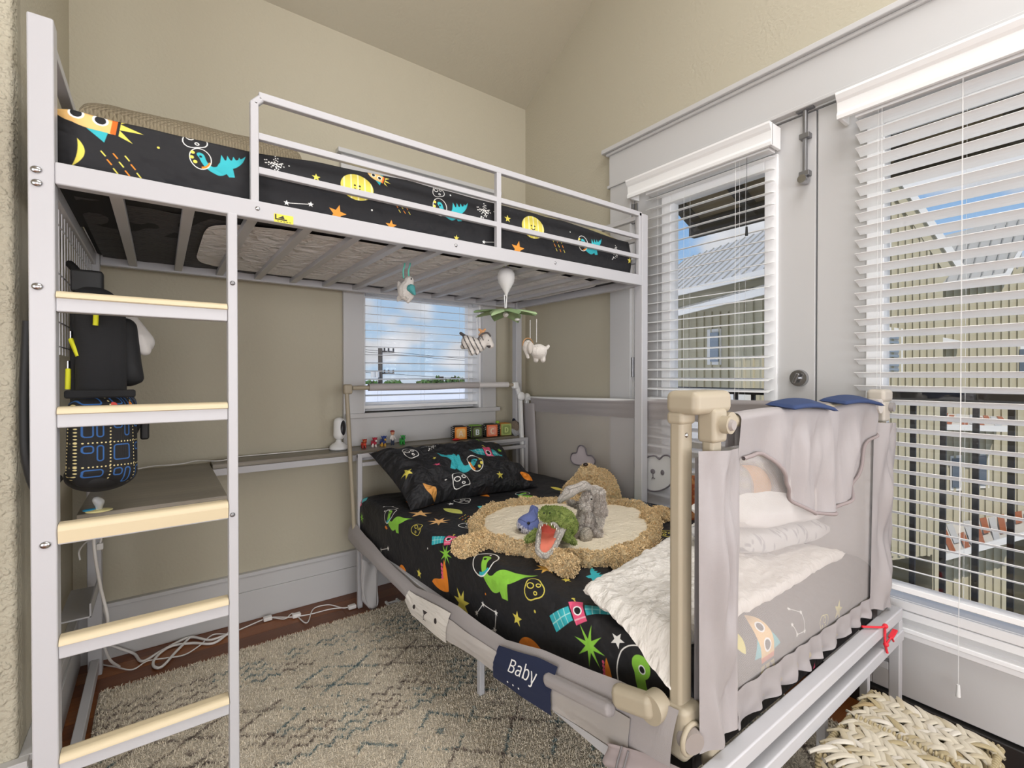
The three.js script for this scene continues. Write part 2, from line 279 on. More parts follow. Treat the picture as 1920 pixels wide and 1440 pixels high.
// ---------------------------------------------------------------- back window
{
  const x0 = 0.86, x1 = 1.6, y0 = 0.93, y1 = 2.12;
  const c = structure('trim_1', null, null, 'flat white casing around the small window');
  part(c, 'casing', slabBox(x0 - 0.105, x0, 0.9, 2.13, WB, WB + 0.022, 0.002), M.trim); part(c, 'casing', slabBox(x1, x1 + 0.1, 0.9, 2.13, WB, WB + 0.022, 0.002), M.trim);
  part(c, 'head_board', slabBox(x0 - 0.115, x1 + 0.11, 2.13, 2.255, WB, WB + 0.024, 0.002), M.trim); part(c, 'head_cap', slabBox(x0 - 0.135, x1 + 0.13, 2.255, 2.278, WB, WB + 0.045, 0.003), M.trim);
  part(c, 'stool', slabBox(x0 - 0.1, x1 + 0.12, 0.905, 0.93, WB - 0.08, WB + 0.04, 0.004), M.trim); part(c, 'apron', slabBox(x0 - 0.105, x1 + 0.1, 0.76, 0.905, WB, WB + 0.018, 0.002), M.trim);
  const w = structure('window_1', null, null, 'white framed window with a view over the lot');
  const zs = WB - 0.1;
  for (const [a, b, e, f] of [[x0, x0 + 0.045, y0, y1], [x1 - 0.045, x1, y0, y1], [x0 + 0.045, x1 - 0.045, y0, y0 + 0.05], [x0 + 0.045, x1 - 0.045, y1 - 0.05, y1], [x0 + 0.045, x1 - 0.045, 1.56, 1.59]]) part(w, 'sash_frame', slabBox(a, b, e, f, zs - 0.02, zs + 0.02, 0.003), M.sash);
  part(w, 'pane', slabBox(x0 + 0.04, x1 - 0.04, y0 + 0.04, y1 - 0.04, zs - 0.002, zs + 0.002).clone(), M.glass);
  for (const s of [0, 1]) part(w, 'jamb_liner', slabBox(s ? x1 - 0.012 : x0, s ? x1 : x0 + 0.012, y0, y1, WB - 0.08, WB, 0), M.sash);
}
function paneGeo(w, h) { return new THREE.PlaneGeometry(w, h); }
// ---------------------------------------------------------------- venetian blinds: along = 'x' or 'z'
function blind(label, o) {
  const t = thing('venetian_blind', label, 'blind');
  const P = (a, y, d) => o.along === 'x' ? V(a, y, o.plane + d) : V(o.plane - d, y, a);   // d = distance into the room
  const L = (a, b, y, d0, d1, h, r = 0.002) => { const p = P(a, y, (d0 + d1) / 2), q = P(b, y, (d0 + d1) / 2); return bar(p, q, d1 - d0, h, r); };
  part(t, 'head_rail', L(o.a, o.b, o.top - 0.025, -0.026, 0.026, 0.045), M.blind);
  if (o.valance) {
    const [va, vb, vy0, vy1] = o.valance, sec = [[0.045, vy0], [0.058, vy0], [0.060, vy0 + 0.012], [0.054, vy0 + 0.024], [0.056, vy1 - 0.03], [0.064, vy1 - 0.022], [0.072, vy1 - 0.008], [0.072, vy1], [0.045, vy1]];
    const sh = new THREE.Shape(sec.map(([d, y]) => new THREE.Vector2(d, y))), g = new THREE.ExtrudeGeometry(sh, { depth: vb - va, bevelEnabled: false });
    if (o.along === 'z') { g.applyMatrix4(new THREE.Matrix4().makeBasis(V(-1, 0, 0), V(0, 1, 0), V(0, 0, -1)).setPosition(o.plane, 0, vb)); } else { g.applyMatrix4(new THREE.Matrix4().makeBasis(V(0, 0, 1), V(0, 1, 0), V(1, 0, 0)).setPosition(va, 0, o.plane)); }
    const ret = [L(va, va + 0.012, (vy0 + vy1) / 2, -0.02, 0.05, vy1 - vy0), L(vb - 0.012, vb, (vy0 + vy1) / 2, -0.02, 0.05, vy1 - vy0)];
    part(t, 'valance', merged([g, ...ret]), M.blind);
  }
  const n = Math.floor((o.top - 0.06 - o.bottom) / o.pitch), dir = P(1, 0, 0).sub(P(0, 0, 0)), inw = P(0, 0, 1).sub(P(0, 0, 0));
  const sl = new THREE.BufferGeometry().copy(sheetSlat(o.b - o.a, o.width));
  for (let i = 0; i < n; i++) {
    const y = o.top - 0.07 - i * o.pitch, m = part(t, 'slat', sl, M.blind), sag = 0;
    m.matrixAutoUpdate = true; const tl = (o.tilt + (rnd() - 0.5) * 0.02);
    const side = inw.clone().multiplyScalar(Math.cos(tl)).add(V(0, Math.sin(tl), 0)), up = V().crossVectors(side, dir).normalize(); if (up.y < 0) up.negate();
    const B = new THREE.Matrix4().makeBasis(dir, up, V().crossVectors(dir, up)); m.quaternion.setFromRotationMatrix(B); m.position.copy(P((o.a + o.b) / 2, y + sag, 0));
  }
  part(t, 'bottom_rail', L(o.a, o.b, o.bottom - 0.005, -0.024, 0.024, 0.018), M.blind);
  for (const f of o.cords) for (const d of [-0.024, 0.024]) part(t, 'ladder_cord', rod(P(lerp(o.a, o.b, f), o.bottom, d), P(lerp(o.a, o.b, f), o.top - 0.04, d), 0.0005, 4), M.white);
  for (const [f, y, c] of o.pulls || []) { const q = lerp(o.a, o.b, f); part(t, 'pull_cord', rod(P(q, y, 0.034), P(q, o.top - 0.05, 0.034), 0.0008, 5), c ? M.black : M.white); part(t, 'tassel', rod(P(q, y - 0.035, 0.034), P(q, y, 0.034), 0.006, 8, 0.004), c ? M.black : M.white); }
  return t;
}
function sheetSlat(L, w) { // slightly crowned slat along x, width along z
  const s = new THREE.Shape(); const h = 0.0014, c = 0.002;
  s.moveTo(-w / 2, 0); s.quadraticCurveTo(0, c * 2, w / 2, 0); s.lineTo(w / 2, h); s.quadraticCurveTo(0, c * 2 + h, -w / 2, h); s.closePath();
  const g = new THREE.ExtrudeGeometry(s, { depth: L, bevelEnabled: false, curveSegments: 4 }); g.translate(0, 0, -L / 2); g.rotateY(Math.PI / 2); return g;
}
blind('white slat blind on the small window under the loft bed', { along: 'x', plane: WB - 0.045, a: 0.868, b: 1.59, top: 2.1, bottom: 0.962, pitch: 0.044, width: 0.05, tilt: -0.10, cords: [0.14, 0.5, 0.86], pulls: [[0.9, 1.12, 0]] });

// ---------------------------------------------------------------- double glass doors
{
  const c = structure('trim_2', null, null, 'white casing and header around the double doors');
  part(c, 'casing', slabBox(WR - 0.022, WR, 0, 2.12, -1.735, -1.6, 0.002), M.trim); part(c, 'casing', slabBox(WR - 0.022, WR, 0, 2.12, 0.09, 0.22, 0.002), M.trim);
  part(c, 'fillet', slabBox(WR - 0.03, WR, 2.12, 2.135, -1.75, 0.235, 0.003), M.trim);
  part(c, 'header', slabBox(WR - 0.024, WR, 2.135, 2.29, -1.74, 0.225, 0.002), M.trim);
  part(c, 'header_cap', slabBox(WR - 0.05, WR, 2.305, 2.328, -1.775, 0.25, 0.004), M.trim); part(c, 'header_bead', slabBox(WR - 0.036, WR, 2.29, 2.305, -1.755, 0.235, 0.005), M.trim);
  part(c, 'jamb', slabBox(WR, WR + 0.12, 0.05, 2.12, -1.6, -1.594, 0), M.trim); part(c, 'jamb', slabBox(WR, WR + 0.12, 2.114, 2.12, -1.594, 0.09, 0), M.trim); part(c, 'jamb', slabBox(WR, WR + 0.12, 0.05, 2.12, 0.084, 0.09, 0), M.trim);
  part(c, 'threshold', slabBox(WR - 0.01, WR + 0.13, 0, 0.072, -1.594, 0.084, 0.004), mat(0x1d1a18, 0.5));
  const door = (name, z0, z1, g0, g1, label) => {
    const d = structure(name, null, null, label), xf = WR + 0.004, xb = WR + 0.048, y0 = 0.079, y1 = 2.108, gy0 = 0.40, gy1 = 1.945;
    const B = (n, a, b, e, f, p = xf, q = xb, r = 0.003) => part(d, n, slabBox(p, q, e, f, a, b, r), M.trim);
    B('stile', z0, g0 - 0.03, y0, y1); B('stile', g1 + 0.03, z1, y0, y1); B('top_rail', g0 - 0.03, g1 + 0.03, gy1 + 0.03, y1); B('bottom_panel', g0 - 0.03, g1 + 0.03, y0, gy0 - 0.06);
    for (const [a, b, e, f] of [[g0 - 0.05, g0, gy0 - 0.06, gy1 + 0.05], [g1, g1 + 0.05, gy0 - 0.06, gy1 + 0.05], [g0, g1, gy1, gy1 + 0.05], [g0, g1, gy0 - 0.02, gy0]]) part(d, 'glazing_frame', slabBox(xf - 0.012, xb + 0.01, e, f, a, b, 0.004), M.sash);
    for (const [y, w, t] of [[gy0 - 0.032, 0.03, 0.02], [gy0 - 0.062, 0.025, 0.012], [gy0 - 0.1, 0.016, 0.03], [gy0 - 0.125, 0.022, 0.01]]) part(d, 'moulding', slabBox(xf - t, xf + 0.01, y, y + w, g0 - 0.05, g1 + 0.05, 0.004), M.sash);
    part(d, 'pane', slabBox(WR + 0.025, WR + 0.029, gy0 - 0.03, gy1 + 0.03, g0 - 0.03, g1 + 0.03), M.glass);
    return d;
  };
  const d1 = door('door_1', -1.592, -0.756, -1.372, -0.937, 'white door with glass pane and round deadbolt'), d2 = door('door_2', -0.75, 0.082, -0.545, -0.09, 'second white glass door beside the wicker box');
  for (const y of [1.12, 1.9, 0.3]) part(d1, 'hinge', merged([rod(V(WR - 0.008, y, -1.594), V(WR - 0.008, y + 0.1, -1.594), 0.007, 10), slabBox(WR - 0.006, WR + 0.003, y, y + 0.1, -1.594, -1.57, 0.001)]), M.steel, 'brushed steel hinge');
  const db = at(1496, 709, 'x', WR - 0.01), rose = rod(db, V(WR + 0.005, db.y, db.z), 0.03, 28, 0.033);
  const dbp = part(d1, 'deadbolt_rose', rose, M.chrome, 'round brushed metal deadbolt'); part(dbp, 'thumb_turn', merged([rod(V(db.x - 0.016, db.y, db.z), db, 0.008, 12), bar(V(db.x - 0.018, db.y - 0.018, db.z - 0.008), V(db.x - 0.018, db.y + 0.018, db.z + 0.008), 0.012, 0.008, 0.003, V(1, 0, 0))]), M.chrome);
  const s0 = at(1510, 205, 'x', WR - 0.012), s1 = at(1508, 345, 'x', WR - 0.012), sb = part(d1, 'slide_bolt', rod(V(s0.x, s0.y, s0.z), V(s0.x, s1.y + 0.01, s0.z), 0.0085, 12), M.steel, 'long grey steel slide bolt');
  for (const y of [s0.y - 0.11, s0.y - 0.25]) part(sb, 'bracket', slabBox(WR - 0.024, WR + 0.004, y, y + 0.02, s0.z - 0.018, s0.z + 0.018, 0.003), M.steel);
  part(sb, 'strike_plate', slabBox(WR - 0.022, WR, s0.y - 0.005, s0.y + 0.008, s0.z - 0.03, s0.z + 0.03, 0.002), M.steel); part(sb, 'knob', rod(V(s0.x - 0.03, s1.y + 0.012, s0.z), V(s0.x + 0.01, s1.y + 0.012, s0.z), 0.015, 18, 0.014), M.chrome);
}
blind('white slat blind on the door with the deadbolt, slats nearly edge on', { along: 'z', plane: WR - 0.035, a: -1.475, b: -0.895, top: 2.045, bottom: 0.42, pitch: 0.0455, width: 0.05, tilt: -0.2, cords: [0.12, 0.36, 0.8], pulls: [[0.86, 1.72, 1], [0.78, 0.7, 0]], valance: [-1.56, -0.872, 2.0, 2.085] });
blind('white slat blind on the door beside the wicker box, slats tilted up', { along: 'z', plane: WR - 0.035, a: -0.612, b: 0.03, top: 2.045, bottom: 0.455, pitch: 0.0445, width: 0.05, tilt: 0.36, cords: [0.1, 0.42, 0.85], pulls: [[0.42, 0.22, 0], [0.12, 0.4, 0]], valance: [-0.655, 0.06, 2.0, 2.085] });

// ---------------------------------------------------------------- printed bedding motifs (flat dye on cloth), drawn upright, size s in pixels
const INK = { teal: '#35b3bd', green: '#8fcf45', orange: '#ee8a25', yellow: '#e3d45a', pink: '#ee5b83', white: '#f2f0ea', cream: '#f0c27a' };
const motif = {
  star(x, s, c = INK.yellow, n = 5, k = 0.42) { x.fillStyle = c; x.beginPath(); for (let i = 0; i < n * 2; i++) { const a = i * Math.PI / n - Math.PI / 2, r = i % 2 ? s * k : s; x.lineTo(Math.cos(a) * r, Math.sin(a) * r); } x.closePath(); x.fill(); },
  burst(x, s, c = INK.green) { motif.star(x, s, c, 8, 0.28); },
  dot(x, s, c = INK.white) { x.fillStyle = c; x.beginPath(); x.arc(0, 0, s, 0, 7); x.fill(); },
  dots(x, s) { x.fillStyle = INK.white; let k = 3; const q = () => { k = (k * 16807) % 2147483647; return k / 2147483647; }; for (let i = 0; i < 64; i++) { const a = q() * 6.283, r = Math.sqrt(q()) * s * (0.62 + 0.38 * Math.cos(a * 5)); x.beginPath(); x.arc(Math.sin(a) * r, -Math.cos(a) * r, s * 0.055, 0, 7); x.fill(); } },
  sat(x, s) { x.fillStyle = INK.teal; for (const d of [-1, 1]) { x.save(); x.translate(d * s * 0.62, 0); x.fillRect(-s * 0.38, -s * 0.2, s * 0.76, s * 0.4); x.strokeStyle = '#a6e0dd'; x.lineWidth = s * 0.03; for (let i = -1; i <= 1; i++) { x.beginPath(); x.moveTo(i * s * 0.19, -s * 0.2); x.lineTo(i * s * 0.19, s * 0.2); x.stroke(); } x.beginPath(); x.moveTo(-s * 0.38, 0); x.lineTo(s * 0.38, 0); x.stroke(); x.restore(); } x.fillStyle = INK.pink; x.fillRect(-s * 0.2, -s * 0.34, s * 0.4, s * 0.68); x.fillStyle = '#f7b9c6'; x.fillRect(-s * 0.2, s * 0.2, s * 0.4, s * 0.04); x.fillStyle = '#ffffff'; x.beginPath(); x.arc(0, 0, s * 0.14, 0, 7); x.fill(); x.fillStyle = '#17171a'; x.beginPath(); x.arc(0, 0, s * 0.1, 0, 7); x.fill(); x.strokeStyle = INK.yellow; x.lineWidth = s * 0.04; x.beginPath(); x.moveTo(0, -s * 0.34); x.lineTo(-s * 0.05, -s * 0.5); x.stroke(); motif.dotAt(x, -s * 0.06, -s * 0.52, s * 0.05, INK.yellow); },
  dotAt(x, a, b, r, c) { x.fillStyle = c; x.beginPath(); x.arc(a, b, r, 0, 7); x.fill(); },
  dino(x, s, c = INK.green, collar = INK.teal, spikes = false) { // long neck creature with a bubble helmet, head left
    x.fillStyle = c; x.beginPath(); x.moveTo(-s * 0.62, -s * 0.3); x.bezierCurveTo(-s * 0.8, -s * 0.55, -s * 0.42, -s * 0.6, -s * 0.42, -s * 0.32); x.bezierCurveTo(-s * 0.42, 0, -s * 0.25, s * 0.12, -s * 0.1, s * 0.02); x.bezierCurveTo(s * 0.1, -s * 0.3, s * 0.3, -s * 0.28, s * 0.5, -s * 0.28); x.bezierCurveTo(s * 0.7, -s * 0.3, s * 0.9, -s * 0.4, s, -s * 0.52); x.bezierCurveTo(s * 0.85, -s * 0.15, s * 0.6, s * 0.02, s * 0.42, s * 0.08); x.lineTo(s * 0.42, s * 0.42); x.lineTo(s * 0.22, s * 0.42); x.lineTo(s * 0.16, s * 0.3); x.bezierCurveTo(s * 0.0, s * 0.4, -s * 0.12, s * 0.4, -s * 0.22, s * 0.32); x.bezierCurveTo(-s * 0.45, s * 0.2, -s * 0.6, s * 0.0, -s * 0.62, -s * 0.3); x.fill();
    if (spikes) { x.beginPath(); for (let i = 0; i < 4; i++) { const a = s * (0.02 + i * 0.2); x.moveTo(a, -s * 0.12 - i * s * 0.03); x.lineTo(a + s * 0.13, -s * 0.5 + i * s * 0.02); x.lineTo(a + s * 0.22, -s * 0.2); } x.fill(); }
    motif.dotAt(x, -s * 0.56, -s * 0.34, s * 0.045, '#17171a');
    x.strokeStyle = collar; x.lineWidth = s * 0.09; x.beginPath(); x.moveTo(-s * 0.62, s * 0.1); x.quadraticCurveTo(-s * 0.42, s * 0.12, -s * 0.3, -s * 0.1); x.stroke();
    x.strokeStyle = INK.white; x.lineWidth = s * 0.035; x.beginPath(); x.ellipse(-s * 0.58, -s * 0.26, s * 0.34, s * 0.42, 0.15, 0, 7); x.stroke();
  },
  spiky(x, s, c = INK.teal) { motif.dino(x, s, c, INK.orange, true); for (const [a, b] of [[-0.78, -0.5], [-0.85, -0.3], [-0.78, -0.12]]) motif.dotAt(x, a * s, b * s, s * 0.07, INK.yellow); },
  head(x, s) { x.strokeStyle = INK.white; x.lineWidth = s * 0.04; x.beginPath(); x.ellipse(0, 0, s * 0.75, s * 0.85, 0.2, 0, 7); x.stroke(); x.strokeStyle = INK.green; x.lineCap = 'round'; x.lineWidth = s * 0.3; x.beginPath(); x.moveTo(-s * 0.1, -s * 0.3); x.bezierCurveTo(-s * 0.05, s * 0.3, s * 0.3, s * 0.8, s * 1.2, s * 0.9); x.stroke(); motif.dotAt(x, -s * 0.05, -s * 0.35, s * 0.26, INK.green); motif.dotAt(x, -s * 0.02, -s * 0.3, s * 0.1, '#ffffff'); motif.dotAt(x, -s * 0.02, -s * 0.3, s * 0.07, '#17171a'); x.strokeStyle = INK.teal; x.lineWidth = s * 0.2; x.beginPath(); x.moveTo(s * 0.55, s * 0.2); x.lineTo(s * 0.35, s * 0.95); x.stroke(); x.lineCap = 'butt'; },
  rock(x, s, c = INK.white) { x.strokeStyle = c; x.lineWidth = s * 0.09; x.beginPath(); for (let i = 0; i <= 24; i++) { const a = i / 24 * 6.283, r = s * (0.85 + 0.12 * Math.sin(a * 3 + 1)); x.lineTo(Math.cos(a) * r, Math.sin(a) * r); } x.stroke(); for (const [a, b, r] of [[-0.3, -0.15, 0.28], [0.35, -0.3, 0.18], [0.2, 0.35, 0.14]]) { x.beginPath(); x.ellipse(a * s, b * s, r * s, r * s * 0.8, 0, 0, 7); x.stroke(); } },
  planet(x, s) { x.fillStyle = INK.yellow; x.beginPath(); x.ellipse(0, 0, s, s * 0.85, 0, 0, 7); x.fill(); x.save(); x.clip(); x.fillStyle = '#f0eaae'; for (let i = -2; i < 3; i++) x.fillRect(i * s * 0.42, -s, s * 0.1, s * 2); x.restore(); motif.dotAt(x, -s * 0.15, -s * 0.1, s * 0.06, '#17171a'); motif.dotAt(x, s * 0.15, -s * 0.1, s * 0.06, '#17171a'); x.strokeStyle = '#17171a'; x.lineWidth = s * 0.05; x.beginPath(); x.arc(0, 0, s * 0.18, 0.3, 2.8); x.stroke(); },
  con(x, s) { const p = [[-1, 0.2], [-0.4, -0.5], [0.7, -0.55], [0.6, 0.3], [-0.1, 0.7]]; x.strokeStyle = INK.white; x.lineWidth = s * 0.05; x.beginPath(); p.forEach(([a, b]) => x.lineTo(a * s, b * s)); x.stroke(); for (const [a, b] of p) { x.save(); x.translate(a * s, b * s); motif.star(x, s * 0.17, INK.white); x.restore(); } },
  seg(x, s) { x.strokeStyle = INK.white; x.lineWidth = s * 0.07; x.beginPath(); x.moveTo(-s, 0.15 * s); x.lineTo(s, -0.15 * s); x.stroke(); for (const d of [-1, 1]) { x.save(); x.translate(d * s, -d * 0.15 * s); motif.star(x, s * 0.28, INK.white); x.restore(); } },
  rain(x, s) { x.lineWidth = s * 0.09; for (let i = 0; i < 9; i++) { const a = (i % 3 - 1) * 0.6 + 0.3 * Math.floor(i / 3) - 0.3, b = (Math.floor(i / 3) - 1) * 0.5; x.strokeStyle = i % 2 ? INK.orange : INK.yellow; x.beginPath(); x.moveTo(a * s - s * 0.12, b * s - s * 0.2); x.lineTo(a * s + s * 0.12, b * s + s * 0.12); x.stroke(); } },
  rocket(x, s) { x.fillStyle = INK.cream; x.beginPath(); x.moveTo(-s, 0); x.bezierCurveTo(-s * 0.7, -s * 0.4, 0, -s * 0.36, s * 0.3, -s * 0.3); x.lineTo(s * 0.3, s * 0.3); x.bezierCurveTo(0, s * 0.36, -s * 0.7, s * 0.4, -s, 0); x.fill(); x.fillStyle = '#e86a1c'; x.fillRect(s * 0.24, -s * 0.3, s * 0.12, s * 0.6); x.fillStyle = INK.teal; for (const d of [-1, 1]) { x.beginPath(); x.moveTo(-s * 0.25, d * s * 0.34); x.lineTo(s * 0.2, d * s * 0.3); x.lineTo(s * 0.16, d * s * 0.62); x.fill(); } for (const a of [-0.5, 0.0]) { motif.dotAt(x, a * s, -s * 0.02, s * 0.17, '#ffffff'); motif.dotAt(x, a * s, -s * 0.02, s * 0.12, '#17171a'); } x.fillStyle = INK.yellow; for (const d of [-0.2, 0, 0.2]) { x.beginPath(); x.moveTo(s * 0.42, d * s - s * 0.1); x.lineTo(s * (0.95 - Math.abs(d)), d * 2 * s); x.lineTo(s * 0.42, d * s + s * 0.1); x.fill(); } },
  moon(x, s) { x.fillStyle = INK.yellow; x.beginPath(); x.moveTo(-s * 0.3, s); x.quadraticCurveTo(s * 0.9, 0, 0, -s); x.quadraticCurveTo(s * 0.15, 0.1 * s, -s * 0.3, s); x.fill(); },
  bit(x, s, c = INK.orange) { x.fillStyle = c; x.beginPath(); x.moveTo(-s, s * 0.2); x.bezierCurveTo(-s * 0.6, -s * 0.6, s * 0.4, -s * 0.5, s, -s * 0.1); x.bezierCurveTo(s * 0.6, s * 0.5, -s * 0.4, s * 0.5, -s, s * 0.2); x.fill(); },
  odino(x, s) { x.fillStyle = INK.orange; x.beginPath(); x.moveTo(s * 0.1, -s); x.bezierCurveTo(s * 0.5, -s * 0.5, s * 0.55, 0.2 * s, s * 0.5, s * 0.3); x.bezierCurveTo(s * 0.2, s * 0.5, -s * 0.6, s * 0.6, -s, s * 0.4); x.bezierCurveTo(-s * 0.8, s * 0.05, -s * 0.3, s * 0.1, -s * 0.1, -s * 0.1); x.bezierCurveTo(0.05 * s, -s * 0.3, 0, -s * 0.6, s * 0.1, -s); x.fill(); x.fillStyle = INK.pink; for (let i = 0; i < 4; i++) motif.dotAt(x, -s * 0.08 + i * 0.02 * s, -s * 0.7 + i * s * 0.18, s * 0.09, INK.pink); },
};
function drawMotif(x, name, cx, cy, s, rot = 0, flip = 1, ...a) { x.save(); x.translate(cx, cy); x.rotate(rot); x.scale(flip, 1); motif[name](x, s, ...a); x.restore(); }
function clothBase(x, w, h) { x.fillStyle = '#1b1b1e'; x.fillRect(0, 0, w, h); }

// ---------------------------------------------------------------- loft bed
const LF = -1.41, LBk = -2.40, LX0 = -0.222, LX1 = 1.815, PW = 0.042;
const bed1 = thing('loft_bed', 'white metal loft bed with ladder, desk top and long shelf', 'bed');
{
  const P = (n, g, m = M.metal, l) => part(bed1, n, g, m, l);
  const post = (x, z, h) => P('post', slabBox(x, x + PW, 0, h, z - 0.045, z, 0.004));
  const fl = post(LX0, LF, 1.893); post(LX0, LBk + 0.045, 1.893); post(LX1 - 0.03, LF, 1.872); post(LX1 - PW, LBk + 0.045, 1.872);
  for (const [px, py] of [[68, 318], [69, 343], [70, 537], [85, 1022]]) { const p = at(px, py, 'z', LF); const g = new THREE.SphereGeometry(1, 16, 8); g.scale(0.0095, 0.008, 0.005); g.translate(p.x, p.y, p.z + 0.001); part(fl, 'bolt', g, M.chrome); }
  P('side_rail', slabBox(LX0 + PW, LX1 - 0.03, 1.541, 1.589, LF - 0.03, LF, 0.004)); P('side_rail', slabBox(LX0 + PW, LX1 - PW, 1.545, 1.593, LBk, LBk + 0.03, 0.004));
  for (const s of [0, 1]) P('end_rail', slabBox(s ? LX1 - 0.035 : LX0 + 0.002, s ? LX1 - 0.006 : LX0 + 0.032, 1.541, 1.59, LBk + 0.03, LF - 0.03, 0.004));
  for (const y of [1.66, 1.76]) P('end_bar', slabBox(LX1 - 0.03, LX1 - 0.01, y - 0.01, y + 0.01, LBk + 0.04, LF - 0.04, 0.003));
  for (const y of [0.045]) P('end_bar', slabBox(LX0 + 0.008, LX0 + 0.034, y - 0.02, y + 0.02, LBk + 0.04, LF - 0.04, 0.003));
  P('end_bar', slabBox(LX0 + 0.008, LX0 + 0.034, 1.86, 1.885, LBk + 0.04, LF - 0.04, 0.003)); P('end_bar', slabBox(LX1 - 0.032, LX1 - 0.008, 1.85, 1.872, LBk + 0.04, LF - 0.04, 0.003));
  for (let i = 0; i < 13; i++) { const x = -0.082 + i * 0.1437; P('slat', slabBox(x - 0.013, x + 0.013, 1.552, 1.572, LBk + 0.028, LF - 0.028, 0.002)); }
  for (const px of [483, 855, 1041]) { const y = { 483: 391, 855: 460, 1041: 493 }[px], p = at(px, y, 'z', LF); P('bolt', ball(p.x, p.y, p.z, 0.006, 0.006, 0.004, 12, 8), M.chrome); }
  // guard rail
  const gz = LF - 0.012, gp = [V(0.203, 1.56, gz), V(0.203, 1.82, gz), V(0.205, 1.85, gz), V(0.217, 1.863, gz), V(0.25, 1.867, gz), V(0.5, 1.867, gz)];
  const gr = P('guard_rail', merged([slabBox(0.193, 0.213, 1.545, 1.85, gz - 0.01, gz + 0.01, 0.003), bar(V(0.2, 1.842, gz), V(0.222, 1.866, gz), 0.02, 0.02, 0.006), slabBox(0.213, 1.785, 1.857, 1.878, gz - 0.01, gz + 0.01, 0.003), slabBox(1.765, 1.785, 1.58, 1.876, gz - 0.01, gz + 0.01, 0.004)]));
  for (const y of [1.762, 1.672]) part(gr, 'guard_bar', slabBox(0.212, 1.766, y - 0.009, y + 0.009, gz - 0.008, gz + 0.008, 0.002), M.metal);
  part(gr, 'guard_post', slabBox(0.976, 0.996, 1.58, 1.86, gz - 0.009, gz + 0.009, 0.002), M.metal);
  { const p = at(532, 410, 'z', LF); const g = new THREE.PlaneGeometry(0.048, 0.022); g.translate(p.x, p.y - 0.001, LF + 0.0006); P('warning_sticker', g, mat(0xffffff, 0.5, { map: canvasTex(128, 64, (x) => { x.fillStyle = '#e8d64a'; x.fillRect(0, 0, 128, 64); x.fillStyle = '#1c1c10'; x.fillRect(6, 4, 10, 40); x.fillRect(6, 36, 80, 10); x.beginPath(); x.moveTo(24, 34); x.lineTo(60, 8); x.lineTo(70, 34); x.fill(); for (let i = 0; i < 5; i++) x.fillRect(20 + i * 20, 52, 14, 5); }) }), 'yellow and black warning sticker'); }
  // ladder
  P('ladder_stile', slabBox(0.14, 0.162, 0.018, 1.545, LF - 0.032, LF + 0.002, 0.003));
  for (const y of [510, 968]) { const p = at(434, y === 510 ? 531 : 965, 'z', LF); P('bolt', ball(p.x + 0.002, p.y, LF + 0.003, 0.006, 0.006, 0.004, 12, 8), M.steel); }
  for (const y of [1.31, 1.058, 0.804, 0.555, 0.30]) {
    const r = P('rung', slabBox(LX0 + PW, 0.14, y - 0.043, y - 0.012, LF - 0.035, LF - 0.002, 0.003));
    const dr = y === 0.804 ? -0.026 : -0.001, s = new THREE.Shape(); s.moveTo(-0.023, 0); s.quadraticCurveTo(-0.023, 0.013, -0.008, 0.0145); s.lineTo(0.008, 0.0145); s.quadraticCurveTo(0.0235, 0.012, 0.0235, dr * 0.5); s.quadraticCurveTo(0.0235, dr, 0.018, dr - 0.001); s.lineTo(-0.019, dr - 0.001); s.closePath();
    const g = new THREE.ExtrudeGeometry(s, { depth: 0.14 - (LX0 + PW) - 0.002, bevelEnabled: false, curveSegments: 8 }); g.rotateY(Math.PI / 2); g.translate(LX0 + PW + 0.001, y - 0.012, LF - 0.018);
    part(r, 'tread_cover', g, M.rung, 'cream padded tread cover');
  }
  // wire grid on the ladder end
  const wires = []; for (let z = LBk + 0.06; z < LF - 0.05; z += 0.045) wires.push(rod(V(-0.2, 1.18, z), V(-0.2, 1.54, z), 0.0016, 5)); for (const y of [1.2, 1.26, 1.38, 1.5]) wires.push(rod(V(-0.2, y, LBk + 0.04), V(-0.2, y, LF - 0.05), 0.002, 5));
  P('wire_grid', merged(wires), M.metal);
  // desk top and shelf
  const wood = mat(0x9d9483, 0.32, { map: rep(T.grain, 0.5, 2.2) });
  P('desk_top', uvm(slabBox(LX0 + 0.035, 0.172, 0.727, 0.746, WB + 0.03, -1.76, 0.003)), wood, 'grey brown wooden desk top'); P('desk_rail', slabBox(LX0 + 0.04, 0.168, 0.69, 0.727, -1.80, -1.775, 0.002));
  const sh = P('shelf', uvm(slabBox(0.174, 1.83, 0.737, 0.757, WB + 0.022, -2.335, 0.002)), wood, 'grey brown wooden shelf board'); part(sh, 'shelf_rail', slabBox(0.172, 1.83, 0.707, 0.7365, -2.353, -2.333, 0.002), M.metal);
}
